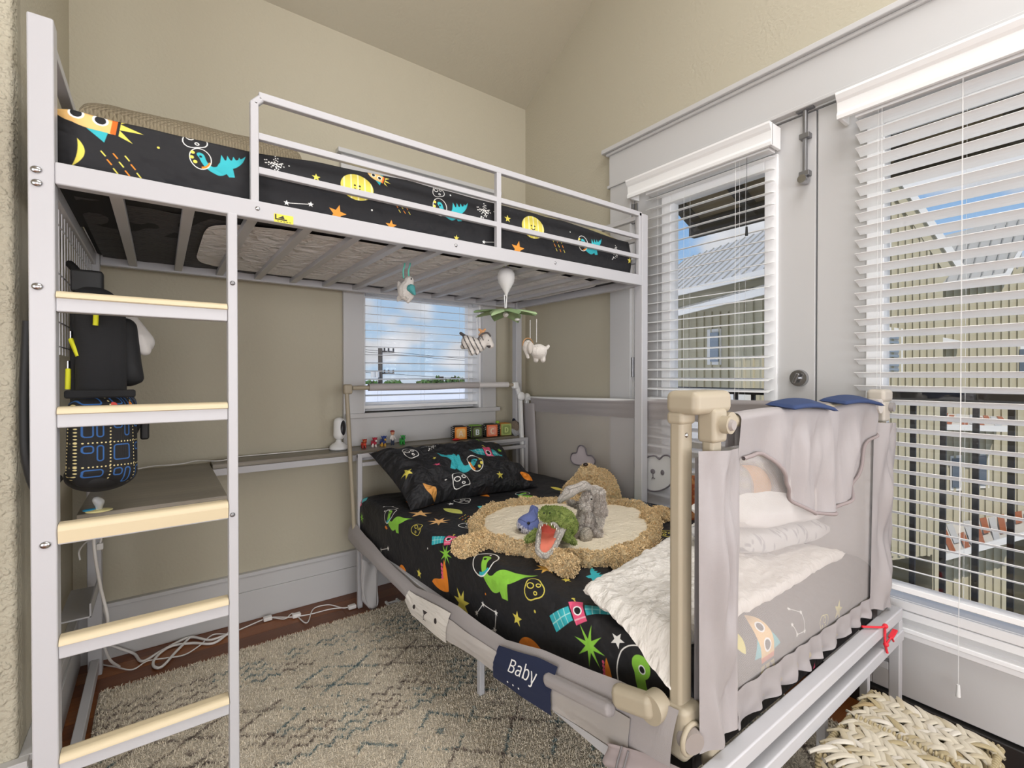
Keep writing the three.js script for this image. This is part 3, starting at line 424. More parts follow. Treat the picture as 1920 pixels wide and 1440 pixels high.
// ---------------------------------------------------------------- upper mattress with printed cover
{
  const PXM = 1000, w = 2048, h = 512;
  // cover unfolded: u along x from -0.19 (2.0 m), v from the bottom of the front face up and over the top
  const X0 = -0.19, X1 = 1.775, YB = 1.574, HT = 0.172;
  const put = [['rocket', 188, 222, 0.085, 0.12], ['moon', 145, 287, 0.035], ['rain', 228, 312, 0.036], ['rock', 364, 256, 0.03], ['spiky', 412, 312, 0.068, -0.2, 1], ['dots', 517, 308, 0.036], ['star', 592, 331, 0.013], ['dot', 297, 276, 0.003, 0, 1, INK.yellow], ['planet', 669, 350, 0.05], ['seg', 560, 383, 0.032], ['star', 632, 402, 0.028, 0.2, 1, '#e79a3c'], ['rocket', 712, 330, 0.04, 0.3], ['star', 733, 425, 0.02, 0, 1, '#e79a3c'], ['rain', 752, 390, 0.028], ['rock', 822, 355, 0.025], ['spiky', 846, 398, 0.075, -0.2], ['dots', 908, 396, 0.042], ['seg', 920, 455, 0.03], ['star', 951, 408, 0.016], ['planet', 998, 425, 0.055], ['rain', 1046, 462, 0.035], ['star', 970, 468, 0.033, 0.1, 1, '#e79a3c'], ['dot', 1068, 433, 0.003], ['dot', 845, 362, 0.003], ['spiky', 1106, 464, 0.08, -0.2], ['dots', 1153, 474, 0.045], ['star', 1178, 489, 0.018], ['star', 855, 448, 0.012], ['dot', 696, 395, 0.003], ['bit', 850, 455, 0.02, 0, 1, INK.teal]];
  const tex = canvasTex(w, h, (x) => { clothBase(x, w, h); for (const [n, px, py, s, rot = 0, fl = 1, ...a] of put) { const p = at(px, py, 'z', -1.452); drawMotif(x, n, (p.x - X0) * PXM, h - 20 - (p.y - YB) * PXM, s * PXM, rot, fl, ...a); } for (let i = 0; i < 34; i++) { const k = ['star', 'rock', 'dot', 'burst', 'con', 'planet'][i % 6]; drawMotif(x, k, ((i * 397) % 2000) + 20, 60 + (i * 131) % 200, k === 'dot' ? 4 : 26); } });
  const m = mat(0xffffff, 0.8, { map: tex, bumpMap: rep(T.crease, 3, 0.8), bumpScale: 0.012 });
  const t = thing('upper_mattress', 'thin mattress in black space print cover on the loft bed', 'mattress');
  // front face and top edge: profile of the front, bulging
  part(t, 'cover', sheet((u, v) => {
    const x = lerp(X0, X1, u), top = HT * (0.93 + 0.22 * sst(0.1, 0.45, u) - 0.13 * sst(0.75, 1, u)) + 0.006 * perlin.noise(x * 7, 1, 2), e = 0.022 * (1 - Math.min(1, Math.min(u, 1 - u) * 60));
    const wr = 0.004 * perlin.noise(x * 9, v * 6, 3) ;
    if (v < 0.12) { const k = v / 0.12; return [V(x, YB, lerp(-1.9, -1.458, k) - e), u * (X1 - X0) * PXM / w, lerp(0.0, 20 / h, k)]; }
    if (v < 0.62) { const k = (v - 0.12) / 0.5; return [V(x, YB + top * (0.02 + 0.94 * k), -1.456 + 0.012 * Math.sin(k * Math.PI) - e + wr), u * (X1 - X0) * PXM / w, (20 + top * k * PXM) / h]; }
    const k = (v - 0.62) / 0.38; return [V(x, YB + top * (0.96 + 0.04 * Math.min(1, k * 5)) + 0.004 * perlin.noise(x * 6, k * 9, 5), lerp(-1.46, -2.365, k)), u * (X1 - X0) * PXM / w, Math.min(0.98, (20 + (top + k * 0.3) * PXM) / h)];
  }, 120, 60), m, 'black cotton cover printed with dinosaurs and planets');
  for (const [a, b] of [[X0 + 0.003, 0.92], [X1 - 0.03, 1]]) part(t, 'end_panel', slabBox(a, a + 0.027, YB + 0.004, YB + HT * b, -2.355, -1.48, 0.012), mat(0x1b1b1e, 0.85));
  // underside: dark cover edge with a grey quilted base showing
  part(t, 'base_cloth', sheet((u, v) => { const x = lerp(X0 + 0.02, X1 - 0.02, u), z = lerp(-1.6, -2.36, v); return [V(x, YB - 0.0005 + 0.004 * perlin.noise(x * 14, v * 5, 1), z), x * 1.2, z * 4]; }, 120, 40), mat(0x4a4a4d, 0.75, { bumpMap: rep(T.crease, 1.4, 2.6), bumpScale: 0.02 }));
  const px = sheet((u, v) => { const a = u * Math.PI * 2, rx = 0.82, rz = 0.37, ex = 0.3; const cx = Math.sign(Math.cos(a)) * Math.pow(Math.abs(Math.cos(a)), ex), cz = Math.sign(Math.sin(a)) * Math.pow(Math.abs(Math.sin(a)), ex); const x = 0.93 + rx * cx * v, z = -1.93 + rz * cz * v; return [V(x, YB - 0.0055 + 0.003 * perlin.noise(x * 18, z * 18, 1) + 0.002 * perlin.noise(x * 40, z * 10, 4), z), x * 2, z * 2]; }, 72, 24);
  part(t, 'quilted_base', px, mat(0xeceaea, 0.8, { bumpMap: rep(T.crease, 1.5, 1.5), bumpScale: 0.02 }), 'grey quilted underside');
}
{ // grey quilted blanket rolled behind the mattress cover
  const g = cloth((u, v) => { const pa = at(lerp(152, 560, u), lerp(192, 283, u) - 6 * sst(0, 0.15, u), 'z', -1.62), x = pa.x, a = v * Math.PI; return [V(x, 1.745 + (pa.y - 1.745) * Math.pow(Math.sin(a), 0.5) + 0.006 * perlin.noise(x * 9, v * 4, 2) * Math.sin(a), lerp(-1.56, -1.80, v)), x * 14, v * 5]; }, 60, 24, 0.03);
  const quilt = noiseTex(128, (u, v) => { const q = Math.max(Math.abs(Math.sin((u + v) * Math.PI * 4)), 0) * Math.abs(Math.sin((u - v) * Math.PI * 4)); return [q, q, q]; });
  single('quilted_blanket', g, mat(0x8d8169, 0.9, { bumpMap: rep(quilt, 1.2), bumpScale: 0.006 }), 'taupe quilted blanket bunched behind the upper mattress cover', 'blanket');
  const g2 = cloth((u, v) => { const pa = at(lerp(975, 1160, u), lerp(392, 447, u) + 4 * Math.sin(u * 14), 'z', -1.58), x = pa.x; return V(x, 1.745 + (pa.y - 1.745) * Math.pow(Math.sin(v * Math.PI), 0.5) + 0.008 * perlin.noise(x * 14, v * 6, 3) * Math.sin(v * Math.PI), lerp(-1.53, -1.74, v)); }, 60, 20, 0.02);
  single('olive_throw', g2, mat(0x9d946e, 0.9), 'crumpled olive throw at the far end of the upper mattress', 'blanket');
}

// ---------------------------------------------------------------- lower bed frame
const BX0 = 0.775, BX1 = 1.87, BH = -2.285, BF = -0.47;
{
  const t = thing('metal_bed', 'white metal bed frame with slim headboard bars under the shelf', 'bed'), P = (n, g, l) => part(t, n, g, M.metal, l);
  for (const x of [0.765, 1.79]) { const p = P('headboard_post', slabBox(x, x + 0.022, 0, 0.745, BH - 0.022, BH, 0.003)); }
  P('headboard_bar', slabBox(0.765, 1.812, 0.728, 0.748, BH - 0.021, BH - 0.001, 0.003)); P('headboard_bar', slabBox(0.787, 1.79, 0.685, 0.705, BH - 0.02, BH - 0.002, 0.003));
  for (const x of [BX0, BX1 - 0.03]) P('side_rail', slabBox(x, x + 0.03, 0.30, 0.345, BH, BF - 0.03, 0.003));
  P('foot_rail', slabBox(BX0, BX1, 0.365, 0.40, BF - 0.032, BF, 0.004)); P('foot_rail', slabBox(BX0, BX1, 0.30, 0.335, BF - 0.028, BF + 0.004, 0.004));
  for (const x of [BX0, BX1 - 0.03]) P('leg', slabBox(x, x + 0.03, 0.018, 0.365, BF - 0.028, BF, 0.003));
  P('leg', slabBox(0.885, 0.905, 0.018, 0.3, -1.405, -1.385, 0.002)); P('leg', slabBox(BX1 - 0.06, BX1 - 0.04, 0.018, 0.3, -1.405, -1.385, 0.002)); P('leg', slabBox(1.31, 1.33, 0.018, 0.3, BF - 0.03, BF - 0.01, 0.002)); P('leg', slabBox(1.03, 1.05, 0.018, 0.3, BF - 0.03, BF - 0.01, 0.002)); P('leg', slabBox(1.6, 1.62, 0.018, 0.3, BF - 0.03, BF - 0.01, 0.002));
  P('end_brace', slabBox(BX1 - 0.03, BX1, 0.2, 0.225, -1.2, BF - 0.028, 0.003));
  for (let i = 0; i < 7; i++) { const z = -2.15 + i * 0.25; P('slat', slabBox(BX0 + 0.03, BX1 - 0.03, 0.305, 0.32, z - 0.02, z + 0.02, 0.002)); }
}
// ---------------------------------------------------------------- mattress with printed sheet
const MT = 0.545, MX1 = 1.825;
const leftEdge = (z) => lerp(0.775, 0.835, sst(-2.2, -0.6, z));
function sheetUV(px, py) { // pixel -> metres on the unfolded sheet (along z from head, down from right edge)
  let p = at(px, py, 'y', MT); const le = leftEdge(p.z);
  if (p.x > le + 0.05) return [p.z + 2.30, MX1 - p.x];
  p = at(px, py, 'x', leftEdge(-1.3) + 0.005); return [p.z + 2.30, MX1 - 0.80 + (MT - p.y) * 0.95 - 0.02];
}
{
  const W = 2048, H = 1380, K = 1000;
  const list = [['sat', 690, 955, 0.075, -0.6], ['burst', 695, 986, 0.035], ['dino', 752, 992, 0.12, -0.15], ['rock', 788, 1000, 0.042, 0.3, 1, INK.yellow], ['sat', 837, 1010, 0.105, -0.5], ['burst', 842, 1048, 0.045], ['con', 733, 957, 0.05], ['seg', 737, 1045, 0.05, -0.2], ['bit', 768, 1080, 0.035], ['star', 797, 1087, 0.022], ['odino', 838, 1098, 0.085], ['dino', 928, 1080, 0.155, -0.12], ['star', 870, 1137, 0.055, 0.3, 1, INK.yellow, 7, 0.4], ['con', 915, 1162, 0.07], ['star', 967, 1160, 0.025], ['rock', 990, 1097, 0.05, -0.3, 1, INK.yellow], ['sat', 1068, 1135, 0.115, -0.75], ['burst', 1097, 1205, 0.058], ['spiky', 1122, 1082, 0.07, 0.1, -1], ['star', 1025, 1068, 0.045, 0, 1, '#eebc5a', 7, 0.4], ['bit', 992, 1213, 0.06], ['head', 1195, 1275, 0.105], ['odino', 1125, 1265, 0.055], ['star', 1062, 1088, 0.018], ['star', 1145, 1192, 0.024, 0.2, 1, INK.white], ['dino', 985, 930, 0.1, 0, 1, INK.green], ['bit', 850, 958, 0.075, 0, 1, '#cfd36a'], ['star', 823, 977, 0.055, 0.3, 1, '#ecb878', 7, 0.35], ['rain', 872, 972, 0.045], ['star', 788, 963, 0.06, 0.2, 1, '#eebc7a', 5, 0.35], ['rock', 868, 940, 0.05], ['bit', 772, 942, 0.05], ['sat', 905, 955, 0.06, 0.3], ['bit', 1225, 1037, 0.055, 0.2], ['rock', 1247, 1000, 0.045, 0, 1, INK.yellow], ['spiky', 1175, 936, 0.06], ['dots', 1202, 944, 0.05], ['star', 1228, 950, 0.018, 0, 1, INK.cream], ['rock', 1195, 1068, 0.06], ['bit', 1045, 917, 0.05, 0, 1, INK.yellow], ['bit', 905, 928, 0.06, 0, 1, INK.orange], ['star', 925, 917, 0.03], ['dot', 812, 1040, 0.004], ['dot', 920, 1040, 0.004], ['dot', 998, 1145, 0.005, 0, 1, INK.yellow], ['dot', 912, 1117, 0.004, 0, 1, INK.orange], ['dot', 845, 930, 0.006], ['star', 845, 945, 0.02, 0, 1, INK.white], ['bit', 740, 1005, 0.02, 0, 1, INK.orange], ['rock', 880, 985, 0.05]];
  const foot = [['rocket', 1440, 1205, 0.1, 0], ['star', 1572, 1140, 0.03, 0, 1, INK.yellow], ['con', 1500, 1160, 0.05], ['rock', 1545, 1165, 0.03, 0, 1, INK.yellow], ['bit', 1400, 1180, 0.05, 0, 1, INK.yellow], ['bit', 1510, 1310, 0.03], ['star', 1525, 1260, 0.03, 0, 1, INK.pink]];
  const tex = canvasTex(W, H, (x) => {
    clothBase(x, W, H);
    for (const [n, px, py, s, rot = 0, fl = 1, ...a] of list) { const [u, v] = sheetUV(px, py); drawMotif(x, n, u * K, v * K, s * K * 0.88, rot, fl, ...a); }
    for (const [n, px, py, s, rot = 0, fl = 1, ...a] of foot) { const p = at(px, py, 'z', -0.535); drawMotif(x, n, (1.77 + (MT - p.y)) * K, (MX1 - p.x) * K, s * K, rot, fl, ...a); }
    for (const [n, u, v, s] of [['star', 1.2, 0.2, 0.03], ['rock', 0.5, 0.1, 0.05], ['dino', 0.9, 0.12, 0.11], ['sat', 0.25, 0.25, 0.1], ['burst', 1.4, 0.4, 0.05], ['planet', 0.15, 0.55, 0.06], ['spiky', 1.55, 0.15, 0.1]]) drawMotif(x, n, u * K, v * K, s * K);
  });
  const prof = (a, b, n, r, drop) => { // along from a (drop) to b (drop): list of [coord, drop, length]
    const o = []; let L = 0; const add = (c, d) => { if (o.length) L += Math.hypot(c - o[o.length - 1][0], d - o[o.length - 1][1]); o.push([c, d, L]); };
    const s = Math.sign(b - a); for (let i = 0; i <= 6; i++) add(a, drop - (drop - r) * i / 6); for (let i = 1; i <= 8; i++) { const t = i / 8 * Math.PI / 2; add(a + s * r * (1 - Math.cos(t)), r - r * Math.sin(t)); }
    for (let i = 1; i < n; i++) add(lerp(a + s * r, b - s * r, i / n), 0); for (let i = 0; i <= 8; i++) { const t = i / 8 * Math.PI / 2; add(b - s * r * (1 - Math.sin(t)), r - r * Math.cos(t)); } for (let i = 1; i <= 6; i++) add(b, r + (drop - r) * i / 6); return o;
  };
  const ps = prof(MX1, 0, 60, 0.05, 0.245), pz = prof(-2.30, -0.535, 90, 0.055, 0.19);   // ps coord is a 0..1 style x, rescaled to the left edge per z
  const s0 = ps.find((q) => q[1] < 0.0001)[2] - 0.05, z0 = pz.find((q) => q[1] < 0.0001)[2] - 0.055;
  const fx = (c, z) => { const le = leftEdge(z); return c > MX1 / 2 ? c : lerp(le, MX1 / 2 + le / 2 - 0.0, c / (MX1 / 2)) + (c > MX1 / 2 ? 0 : 0); };
  const g = sheet((u, v) => {
    const a = ps[Math.round(u * (ps.length - 1))], b = pz[Math.round(v * (pz.length - 1))], z = b[0], le = leftEdge(z), x = MX1 - (MX1 - a[0]) * (MX1 - le) / MX1;
    const dr = Math.max(a[1], b[1]), soft = 0.007 * perlin.noise(x * 5, z * 5, 1) + 0.004 * perlin.noise(x * 13, z * 11, 4);
    const wav = a[1] > 0.03 ? 0.006 * perlin.noise(z * 8, a[1] * 6, 7) : 0;
    const sLen = (MX1 - x) + (a[1] > 0 && a[0] < 0.5 ? a[1] * 0.95 : 0), zLen = (z + 2.30) + (b[0] > -1 ? b[1] : -b[1] * 0.5);
    return [V(x - (a[0] < 0.5 ? wav : 0), MT - dr + soft * (dr < 0.05 ? 1 : 0.3), z), zLen * K / W, 1 - Math.max(0, sLen) * K / H];
  }, ps.length - 1, pz.length - 1);
  single('printed_mattress', g, mat(0xffffff, 0.62, { map: tex, bumpMap: rep(T.crease, 4, 3), bumpScale: 0.008 }), 'mattress in black sheet printed with dinosaurs, satellites and stars', 'mattress');
}
// ---------------------------------------------------------------- pillow leaning on the headboard
{
  const W = 1024, H = 640, Lp = 0.75, Hp = 0.46, A = V(0.80, 0.755, -2.235), B = V(1.53, 0.735, -2.235), Dn = V(0.06, -0.205, 0.34);
  const base = (u, v) => A.clone().lerp(B, u).addScaledVector(Dn, v);
  const N = B.clone().sub(A).cross(Dn).normalize().negate(); if (N.y < 0) N.negate();
  const puff = (u, v) => { const e = Math.pow(Math.max(0, 1 - Math.pow(Math.abs(2 * u - 1), 3.2)), 0.55) * Math.pow(Math.max(0, 1 - Math.pow(Math.abs(2 * v - 1), 2.6)), 0.55); return 0.105 * e; };
  const list = [['rock', 0.17, 0.3, 0.045], ['dots', 0.34, 0.22, 0.05], ['spiky', 0.44, 0.6, 0.12, 0.5, -1], ['sat', 0.73, 0.42, 0.115, 0.08], ['rock', 0.36, 0.86, 0.055], ['star', 0.27, 0.58, 0.02, 0, 1, INK.pink], ['bit', 0.14, 0.9, 0.05, 1.2, 1, '#d99a4e'], ['bit', 0.9, 0.86, 0.045, 0.5], ['bit', 0.88, 0.1, 0.06, 0.7, 1, INK.cream], ['burst', 0.74, 0.13, 0.03], ['star', 0.66, 0.86, 0.022], ['star', 0.9, 0.3, 0.018, 0.3, 1, INK.green], ['star', 0.97, 0.3, 0.016, 0.3, 1, INK.pink], ['con', 0.56, 0.05, 0.06], ['seg', 0.44, 0.1, 0.03], ['dot', 0.27, 0.8, 0.005], ['star', 0.05, 0.6, 0.03], ['star', 0.3, 0.44, 0.01], ['bit', 0.1, 0.03, 0.05], ['dot', 0.54, 0.2, 0.005]];
  const tex = canvasTex(W, H, (x) => { clothBase(x, W, H); for (const [n, u, v, s, r = 0, f = 1, ...a] of list) drawMotif(x, n, u * W, v * H, s * W / Lp, r, f, ...a); });
  const fold = (u, v) => 0.034 * perlin.noise(u * 5 + 2, v * 3.5, 2) + 0.02 * perlin.noise(u * 12, v * 7, 5);
  const g = sheet((u, v) => { const fr = v <= 0.5, vv = fr ? v * 2 : (1 - v) * 2, p = base(u, vv); const pinch = 0.03 * Math.sin(vv * Math.PI) * (u < 0.5 ? 1 : -1) * Math.pow(Math.abs(2 * u - 1), 6); p.addScaledVector(B.clone().sub(A).normalize(), pinch); p.addScaledVector(Dn, (vv < 0.5 ? 1 : -1) * Math.pow(Math.abs(2 * vv - 1), 5) * (0.10 * Math.sin(u * Math.PI) + 0.05 * perlin.noise(u * 5, 3, 1))); p.addScaledVector(N, (fr ? 1 : -0.75) * puff(u, vv) + (fr ? fold(u, vv) * Math.min(1, puff(u, vv) * 30) : 0)); p.y = Math.max(p.y, MT + 0.004 - 0.0); return [p, u, 1 - vv]; }, 70, 100);
  single('pillow', g, mat(0xffffff, 0.7, { map: tex, bumpMap: rep(T.crease, 1.6, 1.1), bumpScale: 0.03 }), 'black space print pillow leaning against the headboard', 'pillow');
}
// ---------------------------------------------------------------- bed guards
const pl = (pts, closed) => new THREE.CatmullRomCurve3(pts, closed);
function interp(list, x) { if (x <= list[0][0]) return list[0][1]; for (let i = 1; i < list.length; i++) if (x <= list[i][0]) return lerp(list[i - 1][1], list[i][1], (x - list[i - 1][0]) / (list[i][0] - list[i - 1][0])); return list[list.length - 1][1]; }
{ // left guard, lowered: post at the foot, hanging cloth band
  const t = thing('bed_guard', 'lowered grey bed guard with navy Baby patch along the rug side', 'bed guard', 'fabric bed guards');
  const edge2 = (l) => l.map(([a, b]) => { const p = at(a, b, 'x', 0.745); return [p.z, p.y]; });
  const upper = edge2([[656, 975], [680, 1007], [707, 1037], [737, 1070], [773, 1103], [820, 1123], [853, 1140], [893, 1172], [940, 1203], [1007, 1223], [1057, 1247], [1150, 1290], [1200, 1322], [1260, 1352]]), lower = edge2([[654, 1008], [673, 1029], [707, 1060], [739, 1092], [768, 1121], [781, 1150], [842, 1199], [897, 1232], [940, 1262], [1005, 1306], [1077, 1357], [1187, 1437], [1290, 1500]]);
  const outX = (z, v) => 0.735 + 0.026 * (1 - v) + 0.012 * Math.sin(v * Math.PI) * -1 + 0.02 * sst(-1, -0.5, z) + 0.004 * perlin.noise(z * 6, v * 4, 3);
  const band = (z0, z1, v0, v1, off, n = 60) => sheet((u, v) => { const z = lerp(z0, z1, u), w = lerp(v0, v1, v); return [V(outX(z, w) - off - 0.004 * Math.max(0, perlin.noise(z * 9, w * 8, 1)), lerp(interp(upper, z), interp(lower, z), w), z), u * (z1 - z0) * 2, v]; }, n, 12);
  part(t, 'cloth_band', cloth((u, v) => { const z = lerp(-2.34, -0.53, u); return V(outX(z, v), lerp(interp(upper, z), interp(lower, z), v), z); }, 120, 10, 0.006, V(-1, 0, 0)), M.guard);
  part(t, 'net_band', band(-1.45, -0.62, 0.34, 0.92, 0.007), mat(0xcdc6c0, 0.8, { bumpMap: rep(T.weave, 10), bumpScale: 0.0006 }), 'pale folded mesh strip');
  part(t, 'bear_patch', band(-1.64, -1.33, 0.18, 1.0, 0.010, 30), mat(0xffffff, 0.8, { map: canvasTex(512, 256, (x) => { x.fillStyle = '#dcd6cd'; x.fillRect(0, 0, 512, 256); x.fillStyle = '#3a3230'; for (const q of [120, 390]) { x.beginPath(); x.ellipse(q, 120, 16, 26, 0, 0, 7); x.fill(); } x.beginPath(); x.moveTo(225, 95); x.lineTo(285, 95); x.lineTo(256, 135); x.fill(); x.lineWidth = 8; x.strokeStyle = '#3a3230'; x.beginPath(); x.moveTo(256, 130); x.lineTo(256, 185); x.moveTo(235, 192); x.lineTo(277, 186); x.stroke(); }), bumpMap: rep(T.crease, 1), bumpScale: 0.004 }).clone(), 'cream patch with a stitched bear face').material.map.repeat.set(1 / 0.62, -1);
  part(t, 'navy_patch', band(-1.06, -0.83, 0.1, 1.02, 0.014, 30), mat(0xffffff, 0.8, { map: canvasTex(512, 256, (x) => { x.fillStyle = '#1a2340'; x.fillRect(0, 0, 512, 256); x.fillStyle = '#eceae6'; x.font = '112px sans-serif'; x.textAlign = 'center'; x.fillText('Baby', 265, 135); for (let i = 0; i < 3; i++) { x.beginPath(); x.arc(150 + i * 50, 215, 7, 0, 7); x.fill(); } }) }).clone(), 'navy patch reading Baby').material.map.repeat.set(1 / 0.46, -1);
  part(t, 'gathered_end', cloth((u, v) => { const z = lerp(-0.66, -0.47, u); return V(0.722 + 0.012 * Math.sin(v * 16 + u * 4) * 0.7 + 0.05 * u, lerp(lerp(0.385, 0.42, u), lerp(0.27, 0.3, u), v), z); }, 30, 40, 0.012, V(-1, 0, 0)), mat(0x9c908f, 0.6), 'bunched darker cloth end with elastic');
  for (const z of [-0.622, -0.606]) part(t, 'elastic', tube([V(0.728, 0.40, z), V(0.706, 0.36, z + 0.003), V(0.708, 0.3, z + 0.005), V(0.73, 0.275, z + 0.006)], 0.0025, 16, 6), mat(0x6e6a6a, 0.6));
  // beige post and joint
  const px = 0.812, pz = -0.548;
  part(t, 'post', slabBox(px - 0.020, px + 0.020, 0.42, 1.06, pz - 0.014, pz + 0.014, 0.008), M.beige);
  part(t, 'post_cap', merged([slabBox(px - 0.026, px + 0.10, 1.055, 1.10, pz - 0.02, pz + 0.05, 0.014), slabBox(px - 0.024, px + 0.024, 1.035, 1.06, pz - 0.018, pz + 0.018, 0.008)]), M.beige);
  const br = part(t, 'corner_joint', merged([slabBox(px - 0.03, px + 0.03, 0.40, 0.50, pz - 0.022, pz + 0.03, 0.012)]), M.beige);
  part(br, 'button', rod(V(px - 0.012, 0.447, pz + 0.024), V(px - 0.02, 0.447, pz + 0.044), 0.024, 24, 0.02), mat(0x8f8680, 0.5)); part(br, 'button_ring', new THREE.TorusGeometry(0.027, 0.005, 8, 28).translate(px - 0.013, 0.447, pz + 0.032), M.beige);
  const kn = V(px - 0.045, 0.485, pz - 0.03); part(t, 'hinge_disc', rod(V(kn.x - 0.012, kn.y, kn.z), V(kn.x + 0.02, kn.y, kn.z), 0.028, 28), M.beige); part(t, 'rail_tube', bar(V(0.762, 0.49, -0.57), V(0.748, 0.475, -0.66), 0.036, 0.046, 0.014), M.beige);
  part(t, 'rail_tube', bar(V(0.74, 0.445, -0.655), V(0.735, 0.41, -0.86), 0.03, 0.03, 0.012), M.guard); part(t, 'rivet', ball(px - 0.004, 1.015, pz + 0.014, 0.005, 0.005, 0.003, 12, 8), M.chrome);
  // head end post, slanting
  part(t, 'post', tube([V(0.722, 1.05, -2.315), V(0.728, 0.9, -2.31), V(0.745, 0.5, -2.30), V(0.752, 0.36, -2.30)], 0.010, 20, 10), M.beige, 'thin slanting pale post at the head'); 
}
{ // head guard: plain padded bar
  const t = thing('bed_guard', 'grey head end guard bar crossing in front of the small window', 'bed guard', 'fabric bed guards'), y = 1.067, z = -2.318;
  part(t, 'bar', rod(V(0.75, y, z), V(1.72, y + 0.004, z), 0.011, 14), M.beige); part(t, 'padding', tube([V(0.83, y + 0.002, z), V(1.0, y + 0.002, z), V(1.2, y + 0.001, z), V(1.33, y + 0.005, z), V(1.47, y + 0.004, z)], 0.0185, 40, 14), mat(0xb3adab, 0.7), 'grey padded sleeve'); part(t, 'padding', rod(V(1.47, y + 0.004, z), V(1.68, y + 0.005, z), 0.0165, 14), mat(0xd9d5d2, 0.7), 'pale sleeve end');
  part(t, 'elbow', merged([slabBox(0.706, 0.748, y - 0.03, y + 0.018, z - 0.016, z + 0.016, 0.010)]), M.beige); part(t, 'elbow', slabBox(1.715, 1.755, y - 0.02, y + 0.02, z - 0.016, z + 0.016, 0.010), M.white);
  part(t, 'arm', merged([bar(V(1.745, y + 0.005, z), V(1.775, 0.985, z), 0.022, 0.026, 0.008), ball(1.772, 1.0, z + 0.012, 0.027, 0.027, 0.018), bar(V(1.775, 0.99, z), V(1.80, 0.40, z), 0.026, 0.02, 0.006)]), M.white, 'white folding arm');
}
function fabricPlane(fn, nu, nv) { return sheet(fn, nu, nv); }
{ // right guard along the doors
  const t = thing('bed_guard', 'tall grey mesh bed guard with bear face beside the doors', 'bed guard', 'fabric bed guards'), X = 1.855;
  const top = (z) => lerp(0.995, 1.035, sst(-2.3, -0.5, z));
  part(t, 'top_tube', rod(V(X, top(-2.36) - 0.012, -2.36), V(X, 1.02, -0.52), 0.013, 14), M.white);
  part(t, 'top_band', sheet((u, v) => { const z = lerp(-2.30, -0.53, u), a = v * 1.15; const d = v < 0.15 ? -0.016 * Math.sin(v / 0.15 * 1.6) : -0.016 + 0.012 * v + 0.003 * perlin.noise(z * 5, v * 3, 2); return V(X + d, top(z) + 0.002 - 0.09 * v - 0.004 * Math.sin(u * Math.PI) * v, z); }, 60, 14), M.guard);
  part(t, 'end_sleeve', sheet((u, v) => { const a = u * Math.PI * 2; const y = lerp(0.955, 0.35, v); return V(X - 0.05 * v * 0 + 0.02 * Math.cos(a) - 0.01, y, lerp(-2.375, -2.33, v) + 0.045 + 0.062 * Math.sin(a)); }, 24, 20), M.guard, 'grey cloth sleeve over the head end post');
  const net = sheet((u, v) => { const z = lerp(-2.26, -0.53, u); return V(X - 0.004, lerp(top(z) - 0.088, 0.42, v), z); }, 2, 2); part(t, 'net_panel', net, M.net, 'fine translucent mesh');
  part(t, 'bottom_band', sheet((u, v) => V(X - 0.006, lerp(0.43, 0.34, v), lerp(-2.3, -0.53, u)), 2, 2), M.guard);
  part(t, 'post', slabBox(X - 0.014, X + 0.014, 0.36, 1.0, -2.375, -2.345, 0.006), M.white); part(t, 'knuckle', ball(X, 0.99, -2.355, 0.026, 0.026, 0.022), M.white);
  // stitched outlines: plane x = X - 0.008, u = z, y
  const line = (pts, r = 0.004, closed = true) => tube(pts.map(([px, py]) => at(px, py, 'x', X - 0.009)), r, 90, 6, closed);
  const ink = mat(0x6c666a, 0.8);
  const bearPts = [[1190, 868], [1191, 858], [1196, 852], [1203, 853], [1209, 859], [1217, 856], [1229, 855], [1236, 861], [1243, 855], [1252, 854], [1259, 860], [1261, 872], [1262, 890], [1258, 907], [1245, 917], [1225, 921], [1206, 913], [1194, 896]];
  const fill = (pts, m, off) => { const c = pl(pts.map(([px, py]) => at(px, py, 'x', X - off)), true).getPoints(60), s = new THREE.Shape(c.map((p) => new THREE.Vector2(p.z, p.y))); const g = new THREE.ExtrudeGeometry(s, { depth: 0.0015, bevelEnabled: false }); g.rotateY(-Math.PI / 2); g.translate(X - off, 0, 0); return g; };
  const bear = part(t, 'bear_applique', fill(bearPts, null, 0.005), mat(0xdedcda, 0.85, { transparent: true, opacity: 0.72 }), 'pale stitched bear face'); part(bear, 'outline', line(bearPts, 0.0035), ink);
  part(bear, 'features', merged([...[[1206, 881], [1242, 886]].map(([a, b]) => { const p = at(a, b, 'x', X - 0.009); return ball(p.x, p.y, p.z, 0.003, 0.012, 0.010, 10, 8); }), (() => { const p = at(1224, 884, 'x', X - 0.009); return ball(p.x, p.y, p.z, 0.003, 0.012, 0.013, 10, 8); })(), line([[1224, 885], [1225, 896], [1228, 897]], 0.0022, false), line([[1222, 897], [1225, 894]], 0.0022, false)]), ink);
  const cloud = [[1070, 862], [1072, 851], [1081, 848], [1084, 838], [1090, 835], [1097, 840], [1101, 853], [1110, 855], [1116, 864], [1113, 872], [1104, 873], [1085, 872], [1075, 869]];
  const cl = part(t, 'cloud_applique', fill(cloud, null, 0.005), mat(0xc4b9bb, 0.85), 'grey stitched leaf shaped patch'); part(cl, 'outline', line(cloud, 0.0035), ink);
  const moon = [[1387, 872], [1405, 870], [1428, 876], [1443, 893], [1449, 915], [1440, 935], [1420, 950], [1402, 957], [1393, 953], [1406, 940], [1411, 920], [1409, 900], [1400, 882]];
  const mo = part(t, 'moon_applique', fill(moon, null, 0.005), mat(0xefa63a, 0.85), 'yellow crescent moon patch'); part(mo, 'outline', line(moon, 0.004), mat(0x9a8a78, 0.8));
}
